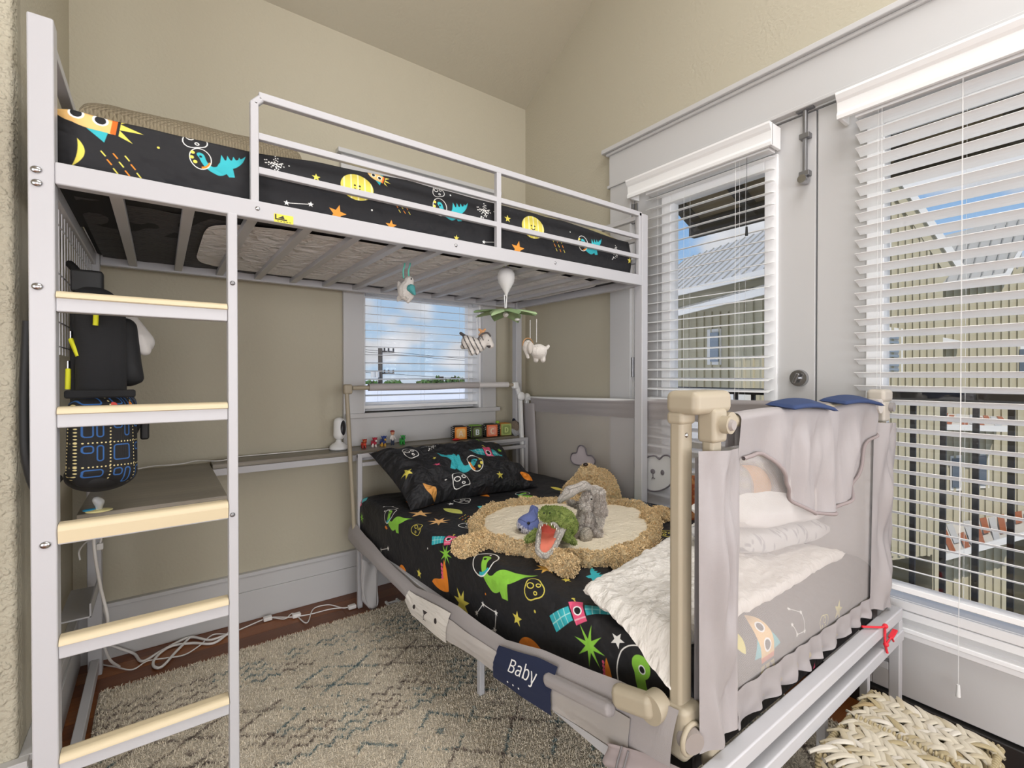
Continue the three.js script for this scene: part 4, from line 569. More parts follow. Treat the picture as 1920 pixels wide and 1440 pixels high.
{ // foot guard
  const t = thing('bed_guard', 'raised grey foot end guard with scalloped flap and mesh window', 'bed guard', 'fabric bed guards'), Z = -0.510;
  const G = (px, py, z = Z) => at(px, py, 'z', z);
  // second beige post and joints
  const p0 = V(0.862, 0, -0.514), R0 = V(1.81, 0, -0.514);
  part(t, 'post', slabBox(p0.x - 0.018, p0.x + 0.018, 0.37, 1.06, p0.z - 0.012, p0.z + 0.012, 0.007), M.beige);
  part(t, 'post', slabBox(R0.x - 0.018, R0.x + 0.018, 0.40, 1.06, R0.z - 0.012, R0.z + 0.012, 0.007), M.beige);
  part(t, 'joint_block', slabBox(p0.x - 0.024, p0.x + 0.024, 1.0, 1.066, p0.z - 0.018, p0.z + 0.02, 0.008), M.beige); part(t, 'joint_block', merged([slabBox(R0.x - 0.03, R0.x + 0.05, 1.045, 1.085, R0.z - 0.03, R0.z + 0.02, 0.012), slabBox(R0.x - 0.024, R0.x + 0.03, 0.985, 1.05, R0.z - 0.018, R0.z + 0.018, 0.008)]), mat(0xb9b2a6, 0.5));
  const bt = part(t, 'push_button', rod(V(p0.x + 0.006, 1.035, p0.z + 0.016), V(p0.x + 0.006, 1.035, p0.z + 0.036), 0.017, 20), M.beige); part(bt, 'button_face', rod(V(p0.x + 0.006, 1.035, p0.z + 0.034), V(p0.x + 0.006, 1.035, p0.z + 0.042), 0.012, 18, 0.009), mat(0x9a928e, 0.5));
  part(t, 'hinge_disc', rod(V(p0.x + 0.042, 1.037, p0.z - 0.012), V(p0.x + 0.042, 1.037, p0.z + 0.018), 0.02, 24), M.beige); part(t, 'hinge_disc', rod(V(R0.x - 0.05, 1.035, R0.z - 0.014), V(R0.x - 0.05, 1.035, R0.z + 0.016), 0.022, 24), mat(0xc6c0b8, 0.5)); part(t, 'push_button', rod(V(R0.x + 0.02, 1.03, R0.z + 0.014), V(R0.x + 0.02, 1.03, R0.z + 0.03), 0.014, 18), mat(0x8e8a88, 0.5));
  part(t, 'top_tube', rod(V(p0.x + 0.04, 1.037, Z - 0.004), V(R0.x - 0.05, 1.042, Z - 0.004), 0.014, 14), M.beige);
  // flap with scalloped lower edge
  const edge = [[1383, 858], [1405, 852], [1424, 850], [1438, 862], [1452, 888], [1466, 914], [1485, 939], [1508, 957], [1533, 962], [1558, 954], [1580, 935], [1597, 908], [1608, 872], [1616, 836], [1625, 816], [1642, 806]].map(([a, b]) => { const p = G(a, b); return [p.x, p.y]; });
  const fx0 = edge[0][0], fx1 = edge[edge.length - 1][0], sag = pl(edge.map(([a, b]) => V(a, b, 0))).getPoints(120).map((p) => [p.x, p.y]);
  const rip = (x, y, k) => k * sst(fx0, fx0 + 0.16, x) * (0.012 * Math.sin(x * 42 + 5 * perlin.noise(x * 3, y * 4, 1)) + 0.015 * perlin.noise(x * 22, y * 4, 6) + 0.003 * perlin.noise(x * 60, y * 9, 3));
  part(t, 'flap', sheet((u, v) => { const x = lerp(fx0 - 0.012, fx1 + 0.01, u), b = interp(sag, x), top = 1.054 + 0.004 * Math.sin(u * 9); const w = v < 0.14 ? v / 0.14 : 1; const y = v < 0.14 ? top - 0.014 * (1 - Math.cos(w * Math.PI / 2)) : lerp(top - 0.014, b, (v - 0.14) / 0.86); return V(x, y, Z - 0.004 + (v < 0.14 ? 0.018 * Math.sin(w * Math.PI / 2) : 0.018 - 0.008 * (v - 0.14)) + rip(x, y, sst(0.1, 0.5, v))); }, 140, 40), M.guard, 'grey satin flap with soft folds');
  part(t, 'flap_binding', tube(sag.filter((_, i) => i % 4 === 0).map(([x, y]) => V(x, y, Z + 0.012 + rip(x, y, 1))), 0.0045, 120, 6), mat(0x938785, 0.7));
  part(t, 'flap_back', sheet((u, v) => { const x = lerp(fx0 - 0.012, fx1 + 0.01, u); return V(x, lerp(1.05, 0.98, v), Z - 0.02); }, 30, 4), M.guard);
  // sleeves
  const sleeve = (a0, a1, b0, b1, name, lb) => part(t, name, sheet((u, v) => { const l = lerp(a0.x, b0.x, v), r = lerp(a1.x, b1.x, v), x = lerp(l, r, u), y = lerp(lerp(a0.y, a1.y, u), lerp(b0.y, b1.y, u), v); return V(x, y, Z + 0.004 + 0.017 * Math.sin(u * Math.PI) + 0.016 * Math.sin(u * Math.PI) * perlin.noise(x * 30, y * 5, 2) + 0.02 * perlin.noise(x * 30, y * 7, 8) * Math.sin(u * Math.PI)); }, 40, 60), M.guard, lb);
  sleeve(G(1306, 846), G(1384, 838), G(1308, 1412), G(1378, 1340), 'sleeve', 'grey cloth sleeve over the post'); sleeve(G(1636, 792), G(1672, 792), G(1628, 1142), G(1664, 1128), 'sleeve', 'grey cloth sleeve by the doors');
  part(t, 'sleeve_back', sheet((u, v) => V(lerp(0.83, 0.925, u), lerp(0.97, 0.42, v), Z - 0.02), 4, 4), M.guard);
  // net window and gathered hem
  const hemT = (x) => lerp(G(1376, 1298).y, G(1630, 1120).y, (x - fx0) / (fx1 - fx0)) , hemB = (x) => lerp(0.408, 0.412, (x - fx0) / (fx1 - fx0));
  part(t, 'net_panel', sheet((u, v) => { const x = lerp(fx0 - 0.006, fx1 + 0.006, u); return V(x, lerp(1.03, hemT(x) - 0.01, v), Z - 0.003); }, 8, 4), M.netFoot, 'fine translucent mesh window');
  part(t, 'gathered_hem', sheet((u, v) => { const x = lerp(fx0 - 0.01, fx1 + 0.02, u), y = lerp(hemT(x), hemB(x) - 0.004 * Math.sin(x * 60), v), k = 0.3 + 0.7 * v; return V(x, y, Z + 0.002 + k * (0.008 * Math.sin(x * 75 + 3 * perlin.noise(x * 4, 0, 2)) + 0.006 * perlin.noise(x * 30, v * 2, 4))); }, 200, 16), M.guard, 'gathered grey hem');
  for (const [a, b, c, d] of [[1468, 757, 1552, 770], [1566, 748, 1640, 762]]) { const p = G(a, b, Z + 0.01), q = G(c, d, Z + 0.01); part(t, 'navy_handle', cloth((u, v) => V(lerp(p.x, q.x, u), 1.062 + 0.008 * Math.sin(u * Math.PI) - 0.016 * v * (0.4 + u), lerp(Z - 0.03, Z + 0.036, v)), 30, 10, 0.010), M.navy, 'navy cloth loop'); }
  part(t, 'rail_tube', slabBox(0.85, 1.81, 0.415, 0.445, -0.53, -0.515, 0.006), M.beige);
}
// ---------------------------------------------------------------- red tie on the frame corner
{
  const p = at(1660, 1168, 'z', BF + 0.006), t = thing('red_tie', 'red cord tied round the corner of the bed foot rail', 'cord');
  const m = mat(0xd92534, 0.6); part(t, 'loop', tube([V(p.x - 0.07, 0.408, BF - 0.03), V(p.x - 0.02, 0.405, BF + 0.004), V(p.x, 0.402, BF + 0.004), V(p.x, 0.35, BF + 0.006), V(p.x + 0.004, 0.325, BF + 0.01)], 0.0035, 30, 6), m);
  part(t, 'knot', merged([ball(p.x, 0.403, BF + 0.006, 0.007), ball(p.x, 0.35, BF + 0.008, 0.007), bar(V(p.x + 0.03, 0.36, BF + 0.01), V(p.x + 0.075, 0.37, BF + 0.01), 0.014, 0.006), tube([V(p.x + 0.005, 0.352, BF + 0.008), V(p.x + 0.03, 0.362, BF + 0.012), V(p.x + 0.05, 0.345, BF + 0.012)], 0.003, 10, 6)]), m);
}

// ---------------------------------------------------------------- helpers for small things placed at a depth
const pix = (px, py, dep) => { const d = FW.clone().addScaledVector(RT, (px - 960) / FOCAL).addScaledVector(UP, -(py - 710) / FOCAL); return d.multiplyScalar(dep).add(V(0, EYE, 0)); };
const depthOf = (p) => p.clone().sub(V(0, EYE, 0)).dot(FW);
const plush = (rough = 0.95, bump = 0.003, f = 9) => mat(0xffffff, rough, { vertexColors: true, map: rep(T.furTone, f * 0.6), bumpMap: rep(T.fur, f), bumpScale: bump });
const fuzzy = plush(0.95, 0.002, 20), smoothToy = mat(0xffffff, 0.45, { vertexColors: true }), softKnit = mat(0xffffff, 0.95, { vertexColors: true, bumpMap: rep(T.fur, 14), bumpScale: 0.0012 });
// pile of short curved fibres standing on a plush surface (uncountable): one instanced part
const fibre = sheet((u, v) => { const a = u * Math.PI * 2, r = 0.16 * (1 - v * 0.85); return V(Math.cos(a) * r + 0.28 * v * v, v, Math.sin(a) * r); }, 4, 2), fibreMat = mat(0xffffff, 0.95);
function fluff(parent, mesh, n, len, name, spread = 0.7) {
  const g = mesh.geometry, P = g.attributes.position, N = g.attributes.normal, C = g.attributes.color, m = new THREE.InstancedMesh(fibre, fibreMat, n), M4 = new THREE.Matrix4(), q = new THREE.Quaternion(), q2 = new THREE.Quaternion(), c = new THREE.Color();
  for (let i = 0; i < n; i++) { const k = Math.floor(rnd() * P.count), d = V(N.getX(k), N.getY(k), N.getZ(k)).add(V(rr(-1, 1), rr(-1, 1), rr(-1, 1)).multiplyScalar(spread)).normalize(), s = len * rr(0.6, 1.3); q.setFromUnitVectors(V(0, 1, 0), d); q2.setFromAxisAngle(V(0, 1, 0), rr(0, 6.28)); M4.compose(V(P.getX(k) + rr(-1, 1) * 0.003, P.getY(k) + rr(-1, 1) * 0.002, P.getZ(k) + rr(-1, 1) * 0.003).addScaledVector(d, -s * 0.25), q.multiply(q2), V(s, s, s)); m.setMatrixAt(i, M4); const t = rr(0.82, 1.08); c.setRGB(C.getX(k) * t, C.getY(k) * t, C.getZ(k) * t); m.setColorAt(i, c); }
  m.name = name; m.userData.kind = 'stuff'; m.castShadow = m.receiveShadow = true; parent.add(m); return m;
}
const cap = (a, b, ra, rb, c, k) => ({ a, b, ra, rb, c, k }), ell = (o, r, c, k) => ({ o, r: Array.isArray(r) ? r : [r, r, r], c, k });

// ---------------------------------------------------------------- rug
{
  const X0 = -0.178, X1 = 1.75, Z0 = -2.21, Z1 = 0.3, K = 800, W = Math.round((X1 - X0) * K), H = Math.round((Z1 - Z0) * K);
  const tex = canvasTex(W, H, (x) => {
    x.fillStyle = '#ddd2be'; x.fillRect(0, 0, W, H);
    for (let i = 0; i < 26000; i++) { const v = 190 + rnd() * 55; x.fillStyle = `rgba(${v | 0},${(v * 0.93) | 0},${(v * 0.8) | 0},0.35)`; x.fillRect(rnd() * W, rnd() * H, 2 + rnd() * 5, 1 + rnd() * 3); }
    const dab = (px, py, w, c) => { x.fillStyle = c; x.save(); x.translate(px, py); x.rotate(rnd() * 3); x.fillRect(-w, -w * 0.4, w * 2, w * 0.8); x.restore(); };
    const tone = (px, py) => { const n = fbm(px / 260, py / 260, 3, 3); return n > -0.02 ? `rgba(74,100,108,${(0.25 + rnd() * 0.35).toFixed(2)})` : `rgba(84,72,66,${(0.22 + rnd() * 0.35).toFixed(2)})`; };
    const worn = (px, py) => fbm(px / 130, py / 130, 8, 3) > -0.22 + rnd() * 0.26;
    const line = (ax, ay, bx, by, w) => { const L = Math.hypot(bx - ax, by - ay), n = L / 3; for (let i = 0; i < n; i++) { const t = i / n, px = lerp(ax, bx, t) + rr(-3, 3), py = lerp(ay, by, t) + rr(-3, 3); if (worn(px, py)) dab(px, py, w * rr(0.6, 1.3), tone(px, py)); } };
    for (const zb of [-2.08, -1.62, -1.0, -0.4]) { for (let r = 0; r < 4; r++) { const y0 = (zb + r * 0.042 - Z0) * K; for (let px = -40; px < W; px += 44) { line(px, y0, px + 22, y0 + 22, 4.4); line(px + 22, y0 + 22, px + 44, y0, 4.4); } } }
    for (const [za, zc] of [[-1.88, -1.62], [-1.42, -1.04], [-0.8, -0.44], [-0.2, 0.2]]) { const y0 = (za - Z0) * K, y1 = (zc - Z0) * K, n = Math.max(1, Math.round((y1 - y0) / 130)), h = (y1 - y0) / n; for (let j = 0; j < n; j++) for (let px = -60; px < W; px += 170) { const c = y0 + h * (j + 0.5); const jx = rr(-12, 12), jy = rr(-8, 8); line(px, c, px + 85 + jx, c - h / 2 + jy, 5); line(px + 85 + jx, c - h / 2 + jy, px + 170, c, 5); line(px + 170, c, px + 85, c + h / 2, 5); line(px + 85, c + h / 2, px, c, 5); for (let q = 0; q < 10; q++) if (fbm(px / 90, c / 90, 2, 2) > 0.02) dab(px + 85 + rr(-14, 14), c + rr(-12, 12), 5, tone(px + 85, c)); } }
  });
  const tuft = noiseTex(512, (u, v) => { const q = Math.min(1, Math.max(0, 0.5 + per(u, v, 40, 3, 5.5) * 1.1 + per(u, v, 9, 2, 6) * 0.5)); return [q, q, q]; });
  const g = cloth((u, v) => { const x = lerp(X0, X1, u), z = lerp(Z0, Z1, v); return [V(x + 0.004 * perlin.noise(z * 6, 1, 1), 0.0085 + 0.0015 * perlin.noise(x * 12, z * 12, 3), z + 0.006 * perlin.noise(x * 3, 4, 1)), u, 1 - v]; }, 90, 90, 0.015);
  const m = mat(0xffffff, 0.98, { map: tex, bumpMap: rep(tuft, 13, 17), bumpScale: 0.009 });
  const rug = thing('area_rug', 'cream shag rug with worn teal and brown diamond pattern', 'rug'); part(rug, 'backing', g, m);
  { // shag pile, each fibre in the colour of the pattern under it
    const px = tex.image.getContext('2d').getImageData(0, 0, W, H).data, n = 170000, im = new THREE.InstancedMesh(fibre, fibreMat, n), M4 = new THREE.Matrix4(), q = new THREE.Quaternion(), c = new THREE.Color();
    for (let i = 0; i < n; i++) { const u = rnd(), z = lerp(Z0 + 0.006, Z1 - 0.006, rnd()), x = lerp(X0 + 0.006, X1 - 0.006, u), a = Math.min(W - 1, Math.floor(u * W)), b = Math.min(H - 1, Math.floor((z - Z0) * K)), k = (b * W + a) * 4, s = rr(0.006, 0.0105), t = rr(0.92, 1.06); q.setFromEuler(new THREE.Euler(rr(-0.8, 0.8), rr(0, 6.28), rr(-0.8, 0.8))); M4.compose(V(x, 0.0135, z), q, V(s * 1.5, s, s * 1.5)); im.setMatrixAt(i, M4); c.setRGB(px[k] / 255 * t, px[k + 1] / 255 * t, px[k + 2] / 255 * t, THREE.SRGBColorSpace); im.setColorAt(i, c); }
    im.name = 'pile'; im.userData.kind = 'stuff'; im.castShadow = im.receiveShadow = true; rug.add(im);
  }
}
// ---------------------------------------------------------------- bear play mat
{
  const Y = MT + 0.018, tan = hexl(0xf2d6a6), t = thing('bear_play_mat', 'round tan plush bear mat with fleecy border and paws on the bed', 'play mat');
  const ring = [[893, 990], [903, 968], [945, 950], [1010, 944], [1100, 944], [1190, 950], [1222, 972], [1222, 1008], [1190, 1030], [1135, 1047], [1070, 1047], [1005, 1034], [945, 1022], [905, 1008]].map(([a, b]) => at(a, b, 'y', Y));
  const curve = pl(ring, true), pts = curve.getPoints(44);
  const prims = []; for (let i = 0; i < pts.length - 1; i++) prims.push(cap(pts[i], pts[i + 1], 0.024 + 0.004 * Math.sin(i * 1.7), 0.024 + 0.004 * Math.sin(i * 1.7 + 1.7), tan));
  const fb = part(t, 'fleece_border', blob(prims, 0.01, 0.0055, { fur: 0.009, freq: 62 }), fuzzy, 'curly tan fleece edge'); fluff(fb, fb, 16000, 0.011, 'fleece_pile');
  const c = V(); ring.forEach((p) => c.add(p)); c.multiplyScalar(1 / ring.length);
  const loop = curve.getSpacedPoints(80);
  part(t, 'mat_centre', sheet((u, v) => { const e = loop[Math.round(u * 80) % 80], p = c.clone().lerp(e, v); p.y = Y + 0.001 + 0.006 * Math.abs(perlin.noise(p.x * 9, p.z * 17, 2)) + 0.004 * perlin.noise(p.x * 20, p.z * 30, 4) + 0.01 * (1 - v * v); return [p, p.x * 3, p.z * 3]; }, 80, 24), mat(0xf2e6cd, 0.85, { bumpMap: rep(T.crease, 2.2), bumpScale: 0.008 }), 'smooth cream fleece centre with creases');
  const paw = (list) => { const q = list.map(([a, b, r]) => [at(a, b, 'y', Y + r * 0.35 - 0.004), r]); const pr = []; for (let i = 0; i + 1 < q.length; i++) pr.push(cap(q[i][0], q[i + 1][0], q[i][1], q[i + 1][1], tan)); const pw = part(t, 'paw', blob(pr, 0.012, 0.0055, { fur: 0.009, freq: 62 }), fuzzy); fluff(pw, pw, 2600, 0.011, 'fleece_pile'); };
  paw([[905, 1012, 0.03], [880, 1022, 0.03], [868, 1026, 0.034]]); paw([[1020, 1038, 0.03], [1045, 1052, 0.03], [1062, 1061, 0.034]]); paw([[1205, 1030, 0.03], [1195, 1043, 0.032], [1165, 1050, 0.034]]); paw([[1215, 970, 0.028], [1235, 966, 0.028], [1242, 965, 0.03]]);
  const hb = at(1106, 938, 'y', MT), hd = depthOf(hb) + 0.05, hr = (n) => n * hd / FOCAL, hp = (a, b, e = 0) => pix(a, b, hd + e);
  const head = part(t, 'bear_head', blob([cap(hp(1107, 918), hp(1103, 888, -0.03), hr(40), hr(18), tan), cap(hp(1107, 930), hp(1120, 915, 0.08), hr(40), hr(38), tan), cap(hp(1075, 930), hp(1140, 935), hr(22), hr(22), tan)], 0.05, 0.006, { fur: 0.007, freq: 75 }), fuzzy, 'tan bear head with raised muzzle'); fluff(head, head, 9000, 0.012, 'fur_pile', 0.5);
  part(head, 'nose', ball(...hp(1098, 871, -0.045).toArray(), 0.012, 0.008, 0.012), mat(0x2a1d18, 0.4)); part(head, 'ear', blob([ell(hp(1147, 914, 0.06), [0.02, 0.035, 0.03], tan), ell(hp(1158, 935, 0.04), [0.02, 0.022, 0.022], tan)], 0.01, 0.007, { fur: 0.004, freq: 60 }), fuzzy);
}
// ---------------------------------------------------------------- soft toys on the mat
{ // blue whale
  const b = at(985, 1007, 'y', MT + 0.022), d = depthOf(b), r = (n) => n * d / FOCAL, p = (a, c, e = 0) => pix(a, c, d + e), blue = hexl(0x6a77ae), pale = hexl(0xd2d1dc);
  const t = thing('whale_toy', 'small blue plush whale beside the crocodile', 'soft toy');
  part(t, 'body', blob([ell(p(990, 984, 0.04), [r(21), r(18), r(24)], blue), cap(p(995, 975, 0.05), p(1005, 955, 0.09), r(12), r(5), blue), ell(p(999, 956, 0.08), [r(4), r(10), r(7)], blue)], 0.02, 0.004, { paint: (x, y, z, c) => { const q = V(x, y, z), e = q.sub(p(990, 984, 0.04)); return e.y < -0.004 - e.dot(RT) * 0.5 && e.dot(FW) < 0.02 ? (Math.sin(e.dot(RT) * 900) > 0.5 ? hexl(0x6a6a80) : pale) : c; } }), mat(0xffffff, 0.9, { vertexColors: true, bumpMap: rep(T.fur, 14), bumpScale: 0.002 }));
  part(t, 'eye', ball(...p(991, 981, 0.002).toArray(), 0.0055), mat(0x101015, 0.2)); part(t, 'eye', ball(...p(975, 993, 0.012).toArray(), 0.005), mat(0x101015, 0.2));
}
{ // crocodile with open mouth
  const b = at(1035, 1036, 'y', MT + 0.03), d = depthOf(b) - 0.01, r = (n) => n * d / FOCAL, p = (a, c, e = 0) => pix(a, c, d + e), gr = hexl(0xa9ba66), gd = hexl(0x84994c), wh = hexl(0xf0eae0);
  const t = thing('crocodile_toy', 'green plush crocodile with wide open coral mouth', 'soft toy');
  const cb = part(t, 'body', blob([ell(p(1045, 970, 0.07), [r(26), r(20), 0.07], gr), cap(p(1055, 985, 0.1), p(1068, 985, 0.2), r(27), r(20), gr), cap(p(1055, 975, 0.06), p(1024, 966, -0.01), r(17), r(13), gr), cap(p(1005, 1002, 0.05), p(990, 1012, 0.03), r(11), r(7), gr), cap(p(1062, 1005, 0.05), p(1076, 1017, 0.03), r(10), r(6), gr), cap(p(1026, 962, -0.012), p(1031, 966, 0.0), r(11), r(11), gd)], 0.02, 0.005, { fur: 0.002, freq: 120, paint: (x, y, z, c) => perlin.noise(x * 60, y * 60, z * 60) > 0.25 ? gd : c }), fuzzy); fluff(cb, cb, 7000, 0.006, 'fur_pile', 0.5);
  const sheetPoly = (pts, m, n, lb) => { const q = pts.map(([a, c, e]) => p(a, c, e)), ct = V(); q.forEach((v) => ct.add(v)); ct.multiplyScalar(1 / q.length).addScaledVector(FW, 0.015); const cu = pl(q, true).getPoints(40); return part(t, n, sheet((u, v) => { const e = cu[Math.round(u * 40) % 40]; return ct.clone().lerp(e, v).addScaledVector(FW, 0.01 * (1 - v * v)); }, 40, 8), m, lb); };
  const coral = mat(0xe8705c, 0.8, { bumpMap: rep(T.fur, 6), bumpScale: 0.001 });
  sheetPoly([[1014, 983, 0.0], [1020, 978, -0.012], [1034, 978, -0.012], [1042, 985, 0.0], [1049, 998, 0.03], [1030, 1000, 0.045], [1012, 998, 0.03]], coral, 'palate', 'coral palate');
  sheetPoly([[1012, 998, 0.03], [1031, 1000, 0.045], [1050, 999, 0.03], [1044, 1015, -0.01], [1033, 1034, -0.05], [1021, 1041, -0.06], [1011, 1034, -0.05], [1010, 1015, -0.01]], mat(0xf08a72, 0.8), 'tongue', 'coral tongue');
  const lower = [[1011, 996, 0.03], [1009, 1015, -0.01], [1009, 1034, -0.05], [1021, 1043, -0.062], [1034, 1035, -0.05], [1046, 1015, -0.01], [1053, 998, 0.03]].map(([a, c, e]) => p(a, c, e)), upper = [[1012, 997, 0.03], [1013, 984, 0.0], [1020, 978, -0.014], [1034, 978, -0.014], [1043, 986, 0.0], [1051, 999, 0.03]].map(([a, c, e]) => p(a, c, e));
  const lip = []; for (const c of [lower, upper]) { const q = pl(c).getPoints(16); for (let i = 0; i < 16; i++) lip.push(cap(q[i], q[i + 1], c === lower ? 0.0075 : 0.005, c === lower ? 0.0075 : 0.005, wh)); } lip.push(cap(p(1053, 990, 0.03), p(1040, 1018, 0.015), 0.016, 0.01, wh));
  part(t, 'jaw_rim', blob(lip, 0.006, 0.004), fuzzy, 'white plush jaw edge');
  const teeth = []; for (const [c, s] of [[lower, 1], [upper, -1]]) { const q = pl(c).getSpacedPoints(11); q.forEach((v) => { const tip = v.clone().add(V(0, s * 0.011, 0)).addScaledVector(FW, -0.006); teeth.push(rod(v, tip, 0.0036, 7, 0.0006)); }); } part(t, 'teeth', merged(teeth), mat(0xf1eee4, 0.7), 'white felt teeth');
  part(t, 'nostril', merged([ball(...p(1020, 962, -0.032).toArray(), 0.003), ball(...p(1031, 962, -0.032).toArray(), 0.003)]), mat(0x2f3a1c, 0.8));
}
{ // grey bunny
  const b = at(1100, 1015, 'y', MT + 0.025), d = depthOf(b) + 0.06, r = (n) => n * d / FOCAL, p = (a, c, e = 0) => pix(a, c, d + e), g = hexl(0xcabfb5), l = hexl(0xe6ded5), t = thing('bunny_toy', 'grey plush bunny with long floppy ears sitting on the mat', 'soft toy');
  const bb = part(t, 'body', blob([cap(p(1098, 955), p(1096, 995), r(13), r(19), g), ell(p(1103, 938), [r(15), r(17), r(15)], g), ell(p(1098, 950, -0.02), [r(9), r(8), r(8)], l), cap(p(1115, 965), p(1120, 1000, -0.02), r(9), r(10), g), cap(p(1085, 980), p(1080, 998, -0.02), r(10), r(11), g), cap(p(1090, 950, 0.02), p(1068, 942, 0.03), r(7), r(6), g)], 0.015, 0.005, { fur: 0.003, freq: 90, paint: (x, y, z, c) => perlin.noise(x * 50, y * 50, z * 50) > 0.15 ? l : c }), fuzzy); fluff(bb, bb, 6000, 0.006, 'fur_pile', 0.5);
  part(t, 'ear', blob([cap(p(1106, 915), p(1095, 910, -0.01), r(7), r(8), l), cap(p(1095, 910, -0.01), p(1068, 922, -0.03), r(8), r(10), l), cap(p(1068, 922, -0.03), p(1050, 938, -0.04), r(10), r(6), l)], 0.01, 0.005, { fur: 0.002, freq: 90 }), fuzzy, 'long pale ear stretched aside'); const er = part(t, 'ear', blob([cap(p(1116, 918, -0.01), p(1124, 925, -0.02), r(8), r(9), l), cap(p(1124, 925, -0.02), p(1127, 960, -0.03), r(9), r(11), g), cap(p(1127, 960, -0.03), p(1126, 985, -0.03), r(10), r(5), l)], 0.01, 0.005, { fur: 0.002, freq: 90 }), fuzzy, 'drooping ear'); fluff(er, er, 2500, 0.006, 'fur_pile', 0.5);
  part(t, 'foot', blob([ell(p(1099, 1004, -0.05), [r(14), r(15), r(10)], hexl(0xdcd2c2))], 0.01, 0.005, { fur: 0.002, freq: 90 }), fuzzy, 'cream foot sole'); part(t, 'foot', blob([ell(p(1078, 1002, -0.03), [r(12), r(14), r(10)], hexl(0xbfb2a4))], 0.01, 0.005, { fur: 0.002, freq: 90 }), fuzzy);
  part(t, 'eye', ball(...p(1109, 936, -0.034).toArray(), 0.003), M.black);
}
{ // reddish toy behind the guard posts, with dark brown foot
  const b = at(1300, 975, 'y', MT), d = depthOf(b) + 0.03, r = (n) => n * d / FOCAL, p = (a, c, e = 0) => pix(a, c, d + e), o = hexl(0xa8542a), w = hexl(0xc98a55), t = thing('rust_toy', 'rust brown patterned soft toy behind the beige guard posts', 'soft toy');
  part(t, 'body', blob([cap(p(1302, 905), p(1302, 965), r(14), r(20), o), cap(p(1290, 965), p(1258, 962, 0.03), r(12), r(10), hexl(0x5d4335))], 0.02, 0.007, { paint: (x, y, z, c) => perlin.noise(x * 45, y * 45, z * 45) > 0.1 ? w : c }), fuzzy);
}
// ---------------------------------------------------------------- white muslin blanket and folded linens
{
  const Y = MT + 0.02, A = at(1093, 1112, 'y', Y + 0.02), B = V(0.79, Y, -0.555), C = at(1300, 1000, 'y', Y), D = V(1.66, Y, -0.555);
  const f = (u, v) => { const p = A.clone().lerp(C, u).lerp(B.clone().lerp(D, u), v); const over = sst(0.06, 0.0, u); p.y = Y + 0.026 + 0.012 * perlin.noise(p.x * 11, p.z * 11, 2) + 0.008 * Math.abs(perlin.noise(p.x * 26, p.z * 26, 5)) + 0.004 * perlin.noise(p.x * 55, p.z * 55, 7) - 0.03 * over * v - 0.045 * over * sst(0.5, 1, v); return [p, p.x * 3, p.z * 3]; };
  const g = cloth(f, 110, 80, 0.038);
  single('muslin_blanket', g, mat(0xe9e4dc, 0.95, { bumpMap: rep(T.crease, 2.5), bumpScale: 0.007 }), 'crinkled white muslin blanket spread over the foot of the bed', 'blanket');
  const roll = (name, lb, P, Q, w, h, m) => { const dir = Q.clone().sub(P), side = V(0, 0, -1); const gg = sheet((u, v) => { const a = v * Math.PI * 2, e = Math.pow(1 - Math.pow(Math.abs(2 * u - 1), 8), 0.5), cx = Math.sign(Math.cos(a)) * Math.pow(Math.abs(Math.cos(a)), 0.7), sy = Math.sign(Math.sin(a)) * Math.pow(Math.abs(Math.sin(a)), 0.7); const p = P.clone().addScaledVector(dir, u).addScaledVector(side, w * cx * (0.85 + 0.15 * e)); p.y += h * sy * e + 0.008 * perlin.noise(u * 6, v * 7, w * 50); return [p, u * 2, v]; }, 50, 40); single(name, gg, m, lb, 'blanket', 'folded linens behind the foot guard'); };
  roll('folded_linen', 'folded grey patterned blanket, lower of two behind the foot guard', V(1.30, Y + 0.085, -0.76), V(1.70, Y + 0.08, -0.70), 0.1, 0.036, mat(0xffffff, 0.95, { map: canvasTex(256, 128, (x) => { x.fillStyle = '#c4c2c1'; x.fillRect(0, 0, 256, 128); for (let i = 0; i < 60; i++) { x.fillStyle = 'rgba(120,122,126,0.6)'; x.beginPath(); x.ellipse(rnd() * 256, rnd() * 128, 3 + rnd() * 7, 2 + rnd() * 4, rnd() * 3, 0, 7); x.fill(); } }) }));
  roll('folded_linen', 'folded plain white blanket on top of the grey one', V(1.32, Y + 0.15, -0.77), V(1.72, Y + 0.14, -0.70), 0.1, 0.034, mat(0xe4e1de, 0.95));
}
// ---------------------------------------------------------------- things on the shelf
const SY = 0.7575;
{ // baby monitor camera
  const b = at(632, 833, 'y', SY), x = 0.715, z = -2.425, t = thing('baby_monitor', 'white baby monitor with dark lens on the shelf', 'monitor', null, [x, SY, z]);
  const lat = new THREE.LatheGeometry([[0, 0], [0.042, 0], [0.044, 0.008], [0.042, 0.018], [0.03, 0.03], [0.016, 0.038], [0.012, 0.05], [0, 0.052]].map(([a, c]) => new THREE.Vector2(a, c)), 32);
  part(t, 'base', lat, M.white); const q = new THREE.Quaternion().setFromEuler(new THREE.Euler(-0.15, 0.75, -0.12)); const sh = new RoundedBoxGeometry(0.058, 0.11, 0.05, 5, 0.024); sh.applyQuaternion(q); sh.translate(0.004, 0.105, 0); part(t, 'housing', sh, M.white);
  const f = ball(0, 0.0, 0.02, 0.02, 0.038, 0.01); f.applyQuaternion(q); f.translate(0.004, 0.107, 0.004); part(t, 'lens_panel', f, mat(0x2b2b2e, 0.25), 'dark oval lens panel');
}
